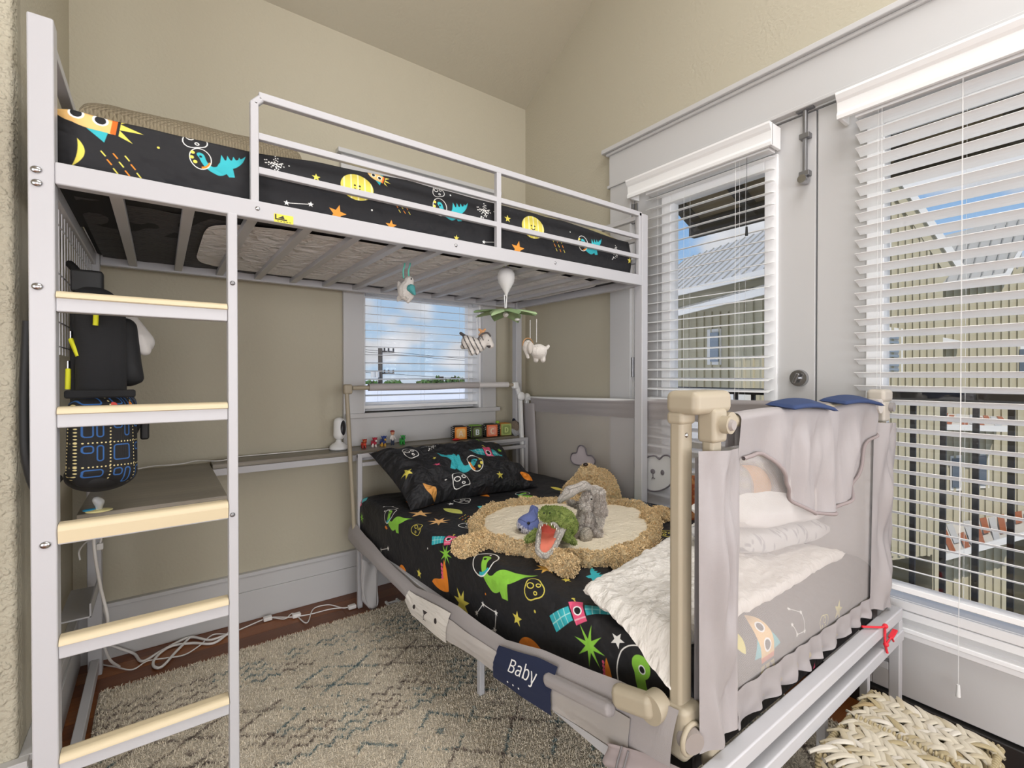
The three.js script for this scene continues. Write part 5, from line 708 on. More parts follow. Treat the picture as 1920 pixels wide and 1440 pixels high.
{ // five small toy figures
  const fig = (px, py, h, label, cols, person) => {
    const p = at(px, py, 'z', -2.405), t = thing(person ? 'toy_person' : 'toy_dog', label, 'figurine', 'small figures on the shelf', [p.x, SY, -2.405]), [body, head, acc, feet] = cols.map(hexl), k = h / 0.05;
    if (!person) {
      part(t, 'body', blob([cap(V(-0.004, 0.018, -0.008).multiplyScalar(k), V(0.004, 0.02, 0.006).multiplyScalar(k), 0.0095 * k, 0.009 * k, body), ...[[-1, -1], [1, -1], [-1, 1], [1, 1]].map(([a, c]) => cap(V(a * 0.007, 0.015, c * 0.009).multiplyScalar(k), V(a * 0.008, 0.003, c * 0.01).multiplyScalar(k), 0.004 * k, 0.0045 * k, feet)), ell(V(0.004, 0.037, 0.008).multiplyScalar(k), [0.011 * k, 0.0105 * k, 0.011 * k], head), ell(V(0.007, 0.033, 0.018).multiplyScalar(k), 0.005 * k, feet), ...[-1, 1].map((s) => cap(V(0.004 + s * 0.008, 0.042, 0.004).multiplyScalar(k), V(0.004 + s * 0.012, 0.049, 0.003).multiplyScalar(k), 0.0035 * k, 0.002 * k, acc))], 0.003, 0.0016 * k), smoothToy);
      part(t, 'helmet', new THREE.SphereGeometry(0.0115 * k, 16, 8, 0, 6.3, 0, 1.3).translate(0.004 * k, 0.039 * k, 0.006 * k), mat(cols[2], 0.4)); part(t, 'pack', slabBox(-0.01 * k, 0.004 * k, 0.018 * k, 0.032 * k, -0.02 * k, -0.008 * k, 0.003), mat(cols[2], 0.4));
    } else {
      part(t, 'body', blob([cap(V(-0.004, 0.03, 0), V(-0.005, 0.004, 0), 0.0045, 0.004, feet), cap(V(0.005, 0.03, 0), V(0.006, 0.004, 0), 0.0045, 0.004, feet), cap(V(0, 0.048, 0), V(0, 0.032, 0), 0.008, 0.0075, body), cap(V(0.008, 0.05, 0), V(0.015, 0.035, 0.002), 0.003, 0.003, body), cap(V(-0.008, 0.05, 0), V(-0.013, 0.034, 0.002), 0.003, 0.003, body), ell(V(0, 0.066, 0), [0.0105, 0.012, 0.0105], head)], 0.003, 0.0018), smoothToy);
      part(t, 'hair', ball(0, 0.073, -0.001, 0.0118, 0.0075, 0.0118), mat(cols[2], 0.6));
    }
    t.rotation.y = -0.1;
  };
  fig(682, 832, 0.046, 'small red toy dog on the shelf beside the baby monitor', [0xc23a22, 0xb5602f, 0xa62a1e, 0xa52a1e]);
  fig(701, 830, 0.05, 'small crimson and white toy dog between red dog and blue dog', [0xb2223c, 0x9a2436, 0xb2223c, 0xe6dcd6]);
  fig(718, 829, 0.054, 'small navy blue toy dog with yellow feet', [0x1f3470, 0x2a3b68, 0x26408a, 0xd8a53a]);
  fig(736, 827, 0.078, 'small toy boy in white shirt and dark overalls', [0xd7cfc8, 0xc98d6c, 0x8a2f28, 0x27344c], true);
  fig(754, 825, 0.05, 'small bright green toy dog with green ears on the shelf', [0x2c9c3c, 0x2f6a3c, 0x2c9c3c, 0x2aa03c]);
}
{ // soft letter blocks
  const cols = [['A', 861, '#f0923a', '#f4c27a', 0x2a2422], ['B', 891, '#3d3a30', '#6d7a4c', 0x7ba845], ['C', 918, '#e8794e', '#f0a088', 0x2f3428], ['D', 944, '#a7b36a', '#8a9a5a', 0xc8883a]];
  cols.forEach(([L, px, rim, face, body], i) => {
    const p = at(px, 816 - i * 2.6, 'z', -2.40), s = 0.078, t = thing('letter_block', `soft fabric block with letter ${L} on the shelf`, 'toy block', 'soft alphabet blocks', [p.x, SY + s / 2, -2.40]); t.rotation.y = -0.28 + i * 0.04;
    const g = new RoundedBoxGeometry(s, s, s, 4, 0.016); part(t, 'body', g, mat(body, 0.9));
    const tex = canvasTex(128, 128, (x) => { x.fillStyle = rim; x.fillRect(0, 0, 128, 128); x.fillStyle = face; x.beginPath(); x.roundRect(16, 16, 96, 96, 22); x.fill(); x.fillStyle = i === 1 ? '#dfe6ea' : i === 3 ? '#c9d58a' : '#f6dcc0'; x.font = 'bold 82px sans-serif'; x.textAlign = 'center'; x.textBaseline = 'middle'; x.fillText(L, 64, 68); });
    const f = new RoundedBoxGeometry(s * 0.9, s * 0.9, 0.006, 3, 0.003); const uv = f.attributes.uv, ps = f.attributes.position; for (let k = 0; k < uv.count; k++) uv.setXY(k, ps.getX(k) / (s * 0.9) + 0.5, ps.getY(k) / (s * 0.9) + 0.5); f.translate(0, 0, s / 2); part(t, 'letter_face', f, mat(0xffffff, 0.9, { map: tex }), `printed face with letter ${L}`);
    const sp = new RoundedBoxGeometry(0.006, s * 0.86, s * 0.86, 2, 0.003); const u2 = sp.attributes.uv, p2 = sp.attributes.position; for (let k = 0; k < u2.count; k++) u2.setXY(k, p2.getZ(k) / s + 0.5, p2.getY(k) / s + 0.5); sp.translate(-s / 2, 0, 0); part(t, 'patterned_face', sp, mat(0xffffff, 0.9, { map: canvasTex(128, 128, (x) => { x.fillStyle = '#1d1b1c'; x.fillRect(0, 0, 128, 128); x.fillStyle = '#f0ede6'; for (let k = 0; k < 46; k++) { x.beginPath(); x.ellipse((k % 7) * 19 + 8 + (k * 7) % 5, Math.floor(k / 7) * 19 + 9, 5, 6, 0, 0, 7); x.fill(); } }) }));
    if (i === 0) part(t, 'ribbon_tab', ball(-0.03, -s / 2 + 0.006, s / 2 + 0.008, 0.022, 0.006, 0.014), mat(0xd8262c, 0.8), 'red ribbon tab'); if (i === 3) part(t, 'bead', merged([ball(-0.045, s / 2 + 0.006, 0.01, 0.013, 0.009, 0.012)]), mat(0x8cb83f, 0.6), 'green bead');
  });
  const p = at(966, 800, 'z', -2.375), t = thing('duck_toy', 'grey and white plush bird with dark cap at the end of the shelf', 'soft toy', 'soft toys', [p.x, SY, -2.375]);
  part(t, 'body', blob([ell(V(0, 0.04, 0), [0.042, 0.04, 0.04], hexl(0xd8d3cb)), ell(V(-0.015, 0.055, 0.018), [0.026, 0.035, 0.026], hexl(0xa3917e)), cap(V(-0.03, 0.03, 0.02), V(-0.028, 0.008, 0.04), 0.014, 0.012, hexl(0xd2d2d4)), cap(V(0.02, 0.02, 0.03), V(0.0, 0.008, 0.045), 0.013, 0.01, hexl(0xc2c2c4))], 0.014, 0.004, { fur: 0.002, freq: 100 }), fuzzy); part(t, 'cap', blob([ell(V(0.0, 0.088, 0.0), [0.02, 0.008, 0.018], hexl(0x1f2a44)), ell(V(-0.012, 0.095, 0), [0.009, 0.009, 0.009], hexl(0x1f2a44))], 0.005, 0.003), fuzzy);
}
// ---------------------------------------------------------------- hanging toys under the loft
{ // bird on teal loops
  const d = depthOf(V(0.69, 1.44, -1.62)), p = (a, c, e = 0) => pix(a, c, d + e), r = (n) => n * d / FOCAL, g = hexl(0xcac5be), t = thing('bird_toy', 'pale plush bird with teal wing hanging from a loft slat', 'soft toy');
  part(t, 'body', blob([cap(p(762, 546), p(767, 527), r(15), r(9), g), ell(p(762, 547), [r(16), r(17), r(11)], g), cap(p(750, 540), p(748, 530), r(5), r(3), g), cap(p(748, 560), p(746, 564), r(5), r(2), g), cap(p(768, 558), p(765, 566), r(6), r(3), g)], 0.008, 0.0028, { fur: 0.0008, freq: 200 }), softKnit);
  part(t, 'wing', blob([cap(p(771, 541, -0.022), p(777, 551, -0.018), r(8), r(3), hexl(0x4f9a9a))], 0.004, 0.0022), softKnit, 'teal wing'); part(t, 'eye', ball(...p(771, 523, -0.014).toArray(), 0.0022, 0.004, 0.0022, 10, 8), M.black);
  for (const a of [757, 767]) part(t, 'loop', tube([p(a, 522), p(a - 1, 508), p(a + 1, 500), p(a + 2, 494, 0.02)], 0.0028, 16, 6), mat(0x5fb29f, 0.7), 'teal ribbon loop');
}
{
  const d = depthOf(V(1.11, 1.5, -1.58)), p = (a, c, e = 0) => pix(a, c, d + e), r = (n) => n * d / FOCAL, t = thing('baby_mobile', 'musical baby mobile with leaf canopy, zebra and elephant', 'mobile');
  const egg = new THREE.LatheGeometry([[0, -33], [2.5, -31], [4, -26], [9, -17], [14, -8], [16.3, 2], [15.6, 10], [12, 17], [6, 21], [0, 22]].map(([a, c]) => new THREE.Vector2(r(a), r(c))), 32); const c = p(949, 523); egg.translate(c.x, c.y, c.z); part(t, 'music_box', egg, mat(0xd9d7d4, 0.6), 'white egg shaped music box');
  part(t, 'clip', tube([p(947, 504), p(944, 497), p(948, 492, 0.01), p(953, 498)], 0.004, 16, 6), mat(0xb9cf6a, 0.7), 'lime clip strap');
  for (const s of [-1, 1]) part(t, 'cord', rod(p(948 + s * 2.5, 553), p(948 + s, 578), 0.0022, 6), M.white);
  const lf = [mat(0x7c9468, 0.85), mat(0x93a87c, 0.85), mat(0xe3dfd6, 0.8)];
  const hub = p(948, 581), leaf = (ang, L, w, m, droop) => { const dir = V(Math.cos(ang), 0, Math.sin(ang)), sd = V(-Math.sin(ang), 0, Math.cos(ang)); const lfm = part(t, 'leaf', cloth((u, v) => { const ww = w * Math.sin(Math.pow(u, 0.8) * Math.PI) * (v - 0.5) * 2, q = hub.clone().addScaledVector(dir, 0.01 + L * u).addScaledVector(sd, ww); q.y += -droop * u * u - Math.abs(v - 0.5) * 0.012; return q; }, 20, 8, 0.005), m); return lfm; };
  for (let i = 0; i < 8; i++) leaf(i * Math.PI / 4 + 0.25, 0.125, 0.038, lf[i % 2], 0.012 + 0.03 * ((i * 5) % 4) / 4); part(t, 'flower', blob([ell(p(948, 590), [0.012, 0.01, 0.012], hexl(0xe9e4dd)), ell(p(970, 599, 0.02), [0.012, 0.006, 0.01], hexl(0xeae6e0))], 0.01, 0.003), softKnit);
  // zebra
  const zc = hexl(0xd2ccc5), zd = hexl(0x4b4848), z = part(t, 'zebra', blob([cap(p(876, 640), p(900, 648), r(11), r(11), zc), cap(p(902, 646), p(912, 634), r(9), r(8), zc), cap(p(912, 634), p(920, 647), r(9), r(6), zc), ell(p(919, 648), [r(6), r(4.5), r(6)], zd), cap(p(882, 650), p(884, 662, -0.01), r(6), r(5), zc), cap(p(899, 654), p(894, 662, -0.01), r(6), r(4), zc), cap(p(872, 648), p(868, 650, 0.01), r(7), r(5), zc), cap(p(874, 632), p(864, 625), r(3), r(3), zd)], 0.006, 0.0026, { paint: (x, y, zz, c0) => { const q = V(x, y, zz).sub(p(886, 640)), s = q.dot(RT) * 0.9 + q.y * 0.45; return c0 === zc && Math.abs(((s / 0.017) % 1 + 1) % 1 - 0.5) < 0.13 && q.dot(RT) < 0.045 ? zd : c0; } }), softKnit, 'grey plush zebra with dark stripes');
  part(z, 'hat', merged([tube([p(896, 636, -0.015), p(903, 627, -0.015), p(914, 624, -0.012), p(920, 631, -0.012)], 0.0035, 16, 6)]), mat(0x5a5452, 0.9)); part(z, 'bow', blob([cap(p(899, 618), p(909, 627), r(2.4), r(3), hexl(0xd9a273)), cap(p(909, 618), p(900, 628), r(2.4), r(3), hexl(0xd9a273)), ell(p(906, 628), [r(7), r(4), r(5)], hexl(0xcaa98c))], 0.003, 0.0022), softKnit, 'orange bow'); part(z, 'eye', ball(...p(916, 638, -0.02).toArray(), 0.0018), M.black);
  part(t, 'string', rod(p(894, 592), p(895, 634), 0.001, 5), M.white);
  // elephant
  const ec = hexl(0xcfc9c1), e = part(t, 'elephant', blob([ell(p(1010, 659), [r(17), r(14), r(14)], ec), cap(p(1004, 666), p(1005, 675), r(5), r(5), ec), cap(p(1018, 665), p(1018, 675), r(5), r(5), ec), ell(p(990, 650, -0.005), [r(10), r(12), r(11)], ec), cap(p(985, 655, -0.01), p(990, 670, -0.02), r(4), r(3), ec), cap(p(1026, 652), p(1028, 649), r(3.5), r(3), ec)], 0.006, 0.0026, { fur: 0.0006, freq: 220 }), softKnit, 'grey plush elephant'); part(e, 'ear', blob([ell(p(994, 652, -0.03), [r(6), r(12), r(4)], hexl(0xb9b2a9))], 0.004, 0.0026), softKnit); part(e, 'rim', new THREE.TorusGeometry(r(12), 0.002, 6, 30).translate(...p(990, 646, 0.004).toArray()), mat(0xb48455, 0.7));
  part(t, 'string', rod(p(994, 600), p(994, 634), 0.001, 5), M.white); part(t, 'string', rod(p(1006, 598), p(1006, 642), 0.001, 5), M.white);
}
// ---------------------------------------------------------------- backpack on the wire grid
{
  const t = thing('backpack', 'black backpack with maze print pocket and yellow zip pulls hanging on the loft end', 'backpack'), bk = mat(0x1c1c1e, 0.8, { bumpMap: rep(T.weave, 3), bumpScale: 0.0004 });
  const body = (x0, x1, y0, y1, z0, z1, n, m, r = 0.04) => { const g = new RoundedBoxGeometry(x1 - x0, y1 - y0, z1 - z0, 8, r); const ps = g.attributes.position; for (let i = 0; i < ps.count; i++) { const x = ps.getX(i), y = ps.getY(i), z = ps.getZ(i), k = perlin.noise(x * 14 + 3, y * 11, z * 14) * 0.008; ps.setXYZ(i, x * (1 + 0.12 * Math.cos(y / (y1 - y0) * 3)) + k, y, z + k); } g.computeVertexNormals(); g.translate((x0 + x1) / 2, (y0 + y1) / 2, (z0 + z1) / 2); return part(t, n, g, m); };
  body(-0.185, -0.09, 0.85, 1.36, -1.93, -1.62, 'main_body', bk); body(-0.17, -0.075, 0.99, 1.33, -1.66, -1.585, 'front_pocket', bk, 0.03);
  const tex = canvasTex(512, 512, (x) => { x.fillStyle = '#121214'; x.fillRect(0, 0, 512, 512); x.strokeStyle = '#2f5f9c'; x.lineWidth = 7; for (let i = 0; i < 4; i++) for (let j = 0; j < 4; j++) { const a = i * 128 + 22, b = j * 128 + 22, w = (i + j) % 3 === 0 ? 80 : 40, h = (i * 2 + j) % 3 === 1 ? 80 : 36; x.beginPath(); x.roundRect(a, b, w, h, 12); x.stroke(); if (w < 60) { x.beginPath(); x.roundRect(a + 56, b, 26, 80, 12); x.stroke(); } } x.fillStyle = '#e8d79a'; for (let i = 0; i < 30; i++) for (let j = 0; j < 5; j++) { x.beginPath(); x.arc(i * 18 + 6, j * 128 + 6, 4, 0, 7); x.fill(); x.beginPath(); x.arc(j * 128 + 6, i * 18 + 6, 4, 0, 7); x.fill(); } x.fillStyle = '#e0524a'; x.beginPath(); x.arc(150, 60, 13, 0, 7); x.fill(); x.fillStyle = '#e88a3a'; x.beginPath(); x.arc(250, 60, 13, 0, 7); x.fill(); });
  const pk = new RoundedBoxGeometry(0.135, 0.235, 0.15, 8, 0.04); { const ps = pk.attributes.position, uv = pk.attributes.uv; for (let i = 0; i < ps.count; i++) { const x = ps.getX(i), y = ps.getY(i), z = ps.getZ(i); uv.setXY(i, (x - z) * 4.2 + 0.5, y * 4.2 + 0.5); const k = perlin.noise(x * 22, y * 20, z * 22 + 3) * 0.011; ps.setXYZ(i, x + k, y, z + k); } pk.computeVertexNormals(); pk.translate(-0.117, 0.965, -1.63); } part(t, 'print_pocket', pk, mat(0xffffff, 0.75, { map: tex }), 'pocket printed with blue maze lines and dots');
  part(t, 'pocket_hem', bar(V(-0.185, 1.083, -1.553), V(-0.05, 1.083, -1.553), 0.012, 0.02, 0.005), bk); part(t, 'base_panel', blob([ell(V(-0.125, 0.87, -1.66), [0.075, 0.045, 0.1], hexl(0x121213))], 0.01, 0.008), mat(0x121213, 0.7));
  const yel = mat(0xd6d51f, 0.6), zip = (a, b, c, dd) => { const d = depthOf(V(-0.13, 1.15, -1.578)); const m = part(t, 'zip_slider', bar(pix(a, b - 16, d), pix(a, b, d), 0.006, 0.008, 0.002), M.chrome); part(m, 'zip_pull', tube([pix(a, b, d), pix(a + c * 0.4, b + 14, d - 0.004), pix(a + c, b + dd, d - 0.004)], 0.0055, 12, 6), yel, 'yellow fabric zip pull'); };
  zip(133, 636, 14, 32); zip(128, 692, -1, 38); zip(180, 584, -1, 26); part(t, 'zip_pull', tube([V(-0.085, 1.328, -1.62), V(-0.07, 1.322, -1.60), V(-0.05, 1.308, -1.60)], 0.005, 12, 6), yel, 'yellow fabric zip pull');
  part(t, 'side_pocket', blob([cap(V(-0.078, 1.26, -1.7), V(-0.07, 1.13, -1.7), 0.028, 0.032, hexl(0x1a1a1c)), cap(V(-0.06, 1.14, -1.69), V(-0.048, 1.12, -1.69), 0.02, 0.012, hexl(0x0f0f10))], 0.01, 0.006), mat(0x1b1b1d, 0.7)); part(t, 'loose_strap', cloth((u, v) => V(-0.055 + 0.02 * Math.sin(u * 7) * 0.6 - 0.02 * u, lerp(1.03, 0.86, u), lerp(-1.70, -1.65, v) + 0.012 * Math.sin(u * 9)), 30, 6, 0.008, V(1, 0, 0)), bk); part(t, 'buckle', slabBox(-0.045, -0.025, 0.95, 1.0, -1.71, -1.67, 0.006), M.black);
  part(t, 'strap', tube([V(-0.236, 1.25, -1.50), V(-0.242, 1.05, -1.50), V(-0.238, 0.93, -1.50), V(-0.222, 0.86, -1.52), V(-0.2, 0.88, -1.58)], 0.011, 30, 8), M.black, 'black shoulder strap beside the wall'); part(t, 'handle_loop', merged([tube([V(-0.165, 1.36, -1.70), V(-0.18, 1.41, -1.72), V(-0.195, 1.43, -1.75), V(-0.18, 1.41, -1.78), V(-0.165, 1.36, -1.80)], 0.010, 24, 8)]), M.black);
  part(t, 'tag', slabBox(-0.185, -0.12, 1.345, 1.405, -1.70, -1.66, 0.008), M.black);
  single('white_mitten', blob([cap(V(-0.075, 1.285, -1.745), V(-0.045, 1.225, -1.745), 0.026, 0.034, hexl(0xd9d5d0)), cap(V(-0.05, 1.235, -1.72), V(-0.035, 1.20, -1.72), 0.018, 0.016, hexl(0xd9d5d0))], 0.012, 0.006), mat(0xd6d2ce, 0.85), 'white padded mitten poking out of the backpack', 'mitten');
}
// ---------------------------------------------------------------- pacifier on the desk
{
  const p = at(186, 962, 'y', 0.747), t = thing('pacifier', 'clear pacifier with cream and blue shield on the desk', 'pacifier', null, [p.x, 0.747, p.z]);
  const sh = new THREE.SphereGeometry(1, 28, 10); sh.scale(0.03, 0.005, 0.018); sh.translate(0, 0.007, 0); part(t, 'shield', sh, mat(0xe6dc9c, 0.4)); const s2 = new THREE.SphereGeometry(1, 20, 8); s2.scale(0.016, 0.004, 0.01); s2.translate(-0.02, 0.011, -0.004); part(t, 'blue_rim', s2, mat(0x2a8fb8, 0.4), 'blue rim');
  part(t, 'teat', blob([ell(V(0, 0.03, 0), [0.012, 0.011, 0.011], [1, 1, 1]), ell(V(-0.006, 0.038, 0), [0.009, 0.009, 0.009], [1, 1, 1]), cap(V(0, 0.012, 0), V(0, 0.03, 0), 0.008, 0.008, [1, 1, 1])], 0.006, 0.0022), new THREE.MeshPhysicalMaterial({ color: 0xf4f6f8, roughness: 0.12, transmission: 0.7, thickness: 0.01, ior: 1.4 }), 'clear silicone teat');
}
// ---------------------------------------------------------------- cables
{
  const on = (l, y) => l.map(([a, b]) => { const p = at(a, b, 'y', y); p.z = Math.max(p.z, WB + 0.035); return p; });
  single('monitor_cable', tube(on([[250, 881], [287, 874], [319, 872], [345, 869], [369, 864], [412, 864], [447, 853], [490, 847], [530, 842], [562, 839], [590, 837], [604, 834], [616, 833]], SY + 0.004), 0.0026, 120, 6), M.cable, 'thin white cable lying along the desk and shelf to the monitor', 'cable');
  const t = thing('power_cable', 'white cables tangled on the floor along the baseboard', 'cable');
  const fl = (l) => l.map(([a, b, h = 0.007]) => { const p = at(a, b, 'y', h); p.z = Math.max(p.z, WB + 0.04); return p; });
  part(t, 'thick_lead', tube(fl([[196, 1130, 0.22], [204, 1165, 0.14], [198, 1195, 0.08], [225, 1205, 0.04], [250, 1225], [268, 1240], [300, 1222], [355, 1195], [395, 1200], [428, 1189]].map((q) => q)), 0.0052, 90, 8), M.cable); part(t, 'thick_lead', tube(fl([[356, 1194], [330, 1222], [300, 1252], [289, 1250], [290, 1236], [318, 1213], [358, 1206], [400, 1206], [430, 1186]]), 0.0052, 80, 8), M.cable);
  part(t, 'thin_lead', tube(fl([[175, 1200, 0.05], [183, 1240], [215, 1250], [250, 1255], [275, 1240], [310, 1234], [345, 1228], [372, 1212], [400, 1190], [430, 1188], [460, 1176], [492, 1162]]), 0.0028, 120, 6), M.cable);
  part(t, 'thin_lead', tube(fl([[510, 1158], [535, 1160], [548, 1150], [575, 1168], [590, 1140], [615, 1134], [645, 1140], [655, 1138]]), 0.0026, 80, 6), M.cable); part(t, 'thin_lead', tube(fl([[512, 1157], [545, 1157], [580, 1152], [620, 1142], [650, 1139]]), 0.0026, 60, 6), M.cable);
  for (const [a, b] of [[502, 1161], [556, 1155], [660, 1139]]) { const p = fl([[a, b]])[0]; part(t, 'plug', slabBox(p.x - 0.018, p.x + 0.018, 0.002, 0.02, p.z - 0.012, p.z + 0.012, 0.004), M.cable); }
  single('hanging_cable', tube([V(-0.16, 0.74, -1.9), V(-0.166, 0.6, -1.95), V(-0.155, 0.45, -2.0), V(-0.14, 0.34, -2.02), V(-0.16, 0.2, -2.16), V(-0.15, 0.09, -2.26), V(-0.13, 0.02, -2.34)], 0.0045, 60, 8), M.cable, 'white cable hanging down behind the ladder from the desk', 'cable');
  const u = thing('charging_cable', 'short white charging cable with plug dangling under the desk', 'cable'), c0 = pix(192, 1000, 1.6), c1 = pix(188, 1018, 1.6); part(u, 'lead', tube([pix(180, 1005, 1.62).add(V(0, 0.03, 0)), pix(190, 985, 1.6), c0, c1], 0.003, 24, 6), M.cable); part(u, 'plug', slabBox(c1.x - 0.01, c1.x + 0.008, c1.y - 0.022, c1.y, c1.z - 0.008, c1.z + 0.008, 0.003), M.cable); part(u, 'lead', tube([pix(178, 1008, 1.62), pix(160, 1018, 1.63), pix(148, 1035, 1.64), pix(150, 1050, 1.64)], 0.003, 24, 6), M.cable);
  const tr = single('cable_tray', merged([slabBox(-0.26, -0.18, 0.355, 0.36, -2.3, -2.02, 0.001), slabBox(-0.185, -0.18, 0.355, 0.40, -2.3, -2.02, 0.001)]), M.metal, 'small white wall bracket tray behind the ladder', 'bracket'); tr.position.x = 0; 
}
// ---------------------------------------------------------------- mesh pouch hanging from the bed head and small floor toy
{
  const t = thing('mesh_pouch', 'translucent grey mesh pouch hanging at the head of the bed', 'pouch');
  const A = at(679, 1048, 'z', -2.24), B = at(706, 1062, 'z', -2.24), C = at(700, 1144, 'z', -2.24);
  part(t, 'pouch', cloth((u, v) => { const p = A.clone().lerp(B, u); p.y = lerp(lerp(A.y, B.y, u), C.y + 0.05 * Math.pow(1 - u, 2) * 1.2, v); p.z += 0.006 * Math.sin(u * 6 + v * 4); return p; }, 20, 24, 0.012, V(0, 0, 1)), mat(0xcfcccb, 0.85, { transparent: true, opacity: 0.7 })); part(t, 'edge_binding', tube([A, V(A.x + 0.004, lerp(A.y, C.y, 0.6), A.z), V(lerp(A.x, B.x, 0.6), C.y + 0.01, A.z), V(B.x, C.y + 0.015, A.z), V(B.x + 0.002, lerp(B.y, C.y, 0.5), A.z), B], 0.004, 50, 6), mat(0xbdb9b8, 0.7));
  part(t, 'strap', tube([A, V(A.x, A.y + 0.06, A.z - 0.01), V(A.x - 0.01, 0.35, A.z - 0.02)], 0.005, 20, 6), M.guard);
  const p = at(737, 1131, 'y', 0.001), q = thing('toy_track_piece', 'small white plastic H shaped piece lying on the floor', 'toy', null, [p.x, 0, p.z]); part(q, 'body', merged([slabBox(-0.03, 0.03, 0, 0.012, -0.006, 0.006, 0.003), slabBox(-0.034, -0.022, 0, 0.012, -0.025, 0.02, 0.003), slabBox(0.02, 0.032, 0, 0.012, -0.02, 0.03, 0.003)]), M.white);
}
// ---------------------------------------------------------------- woven basket
{
  const x0 = 1.18, x1 = 1.525, z0 = -0.445, z1 = -0.205, h = 0.285, t = thing('wicker_box', 'lidded box woven of pale dried leaves at the foot of the bed', 'basket');
  part(t, 'inner_box', slabBox(x0 + 0.012, x1 - 0.012, 0.018, h - 0.01, z0 + 0.012, z1 - 0.012, 0.01), mat(0xab9c78, 0.95), 'woven inner box');
  const tones = [0xc9c0ac, 0xb9ad92, 0xd4cdbf, 0xab9c78, 0x9f8a62].map((c) => mat(c, 0.7, { bumpMap: rep(T.grain, 1, 12), bumpScale: 0.0006 }));
  const leafGeo = [0, 1, 2, 3].map((k) => sheet((u, v) => { const w = 0.0078 * Math.pow(Math.sin(Math.PI * (0.12 + 0.76 * u)), 0.6), a = v * Math.PI * 2, tw = (u - 0.5) * (0.5 + k * 0.25); const y = Math.cos(a) * w, z = Math.sin(a) * 0.0035 + 0.002 * Math.abs(Math.cos(a * 2)); return V((u - 0.5) * 0.078, y * Math.cos(tw) - z * Math.sin(tw), 0.010 * Math.sin(u * Math.PI) + y * Math.sin(tw) + z * Math.cos(tw)); }, 6, 6));
  const put = (o, x, y, z, ang, face, s = 1) => { const m = part(t, 'leaf_strip', leafGeo[Math.floor(rnd() * 4)], tones[Math.floor(rnd() * rnd() * 5)]); const q = new THREE.Quaternion(); if (face === 'top') q.setFromEuler(new THREE.Euler(-Math.PI / 2, 0, 0)); else if (face === 'left') q.setFromEuler(new THREE.Euler(0, -Math.PI / 2, 0)); m.quaternion.copy(q).multiply(new THREE.Quaternion().setFromAxisAngle(V(0, 0, 1), ang)); m.position.set(x, y, z); m.scale.setScalar(s * rr(0.9, 1.15)); };
  // plaits run along z: rows across x
  const rows = 14; for (let i = 0; i < rows; i++) { const x = lerp(x0 + 0.016, x1 - 0.016, i / (rows - 1)), n = 15; for (let j = 0; j < n; j++) { const z = lerp(z0 + 0.012, z1 - 0.012, (j + (i % 2) * 0.5) / n), sgn = (i + 0) % 2 ? 1 : -1; put(null, x + rr(-0.003, 0.003), h + rr(-0.002, 0.003), z, sgn * rr(0.3, 1.0), 'top', 0.9); } }
  for (let i = 0; i < 6; i++) for (let j = 0; j < 9; j++) put(null, x0 + 0.008, h - 0.028 - i * 0.046, lerp(z0 + 0.02, z1 - 0.02, j / 8), (i % 2 ? 1 : -1) * rr(0.4, 0.7), 'left', 0.85);
  for (let i = 0; i < 3; i++) for (let j = 0; j < 9; j++) put(null, lerp(x0 + 0.02, x1 - 0.02, j / 8), h - 0.028 - i * 0.046, z1 - 0.008, (i % 2 ? 1 : -1) * rr(0.4, 0.7), 'front', 0.85);
  const br = []; const braid = (p, q) => { const n = Math.round(p.distanceTo(q) / 0.009); for (let i = 0; i < n; i++) { const c = p.clone().lerp(q, (i + 0.5) / n), d = q.clone().sub(p).normalize(), g = ball(0, 0, 0, 0.0075, 0.0075, 0.004, 8, 6); g.applyQuaternion(new THREE.Quaternion().setFromUnitVectors(V(0, 0, 1), d)); g.translate(c.x, c.y, c.z); br.push(g); } };
  braid(V(x0 + 0.18, h + 0.012, z0 + 0.01), V(x0 + 0.19, h + 0.012, z1 - 0.01)); braid(V(x0, h, z0), V(x0, h, z1)); braid(V(x1, h, z0), V(x1, h, z1)); braid(V(x1, h - 0.02, z0), V(x1, h - 0.02, z1)); braid(V(x0, h, z0), V(x1, h, z0)); braid(V(x0, h, z1), V(x1, h, z1)); braid(V(x0, h - 0.035, z1), V(x1, h - 0.035, z1)); braid(V(x0, h, z0), V(x0, 0.03, z0));
  part(t, 'edge_braid', merged(br), tones[3], 'wrapped cord along the edges');
}

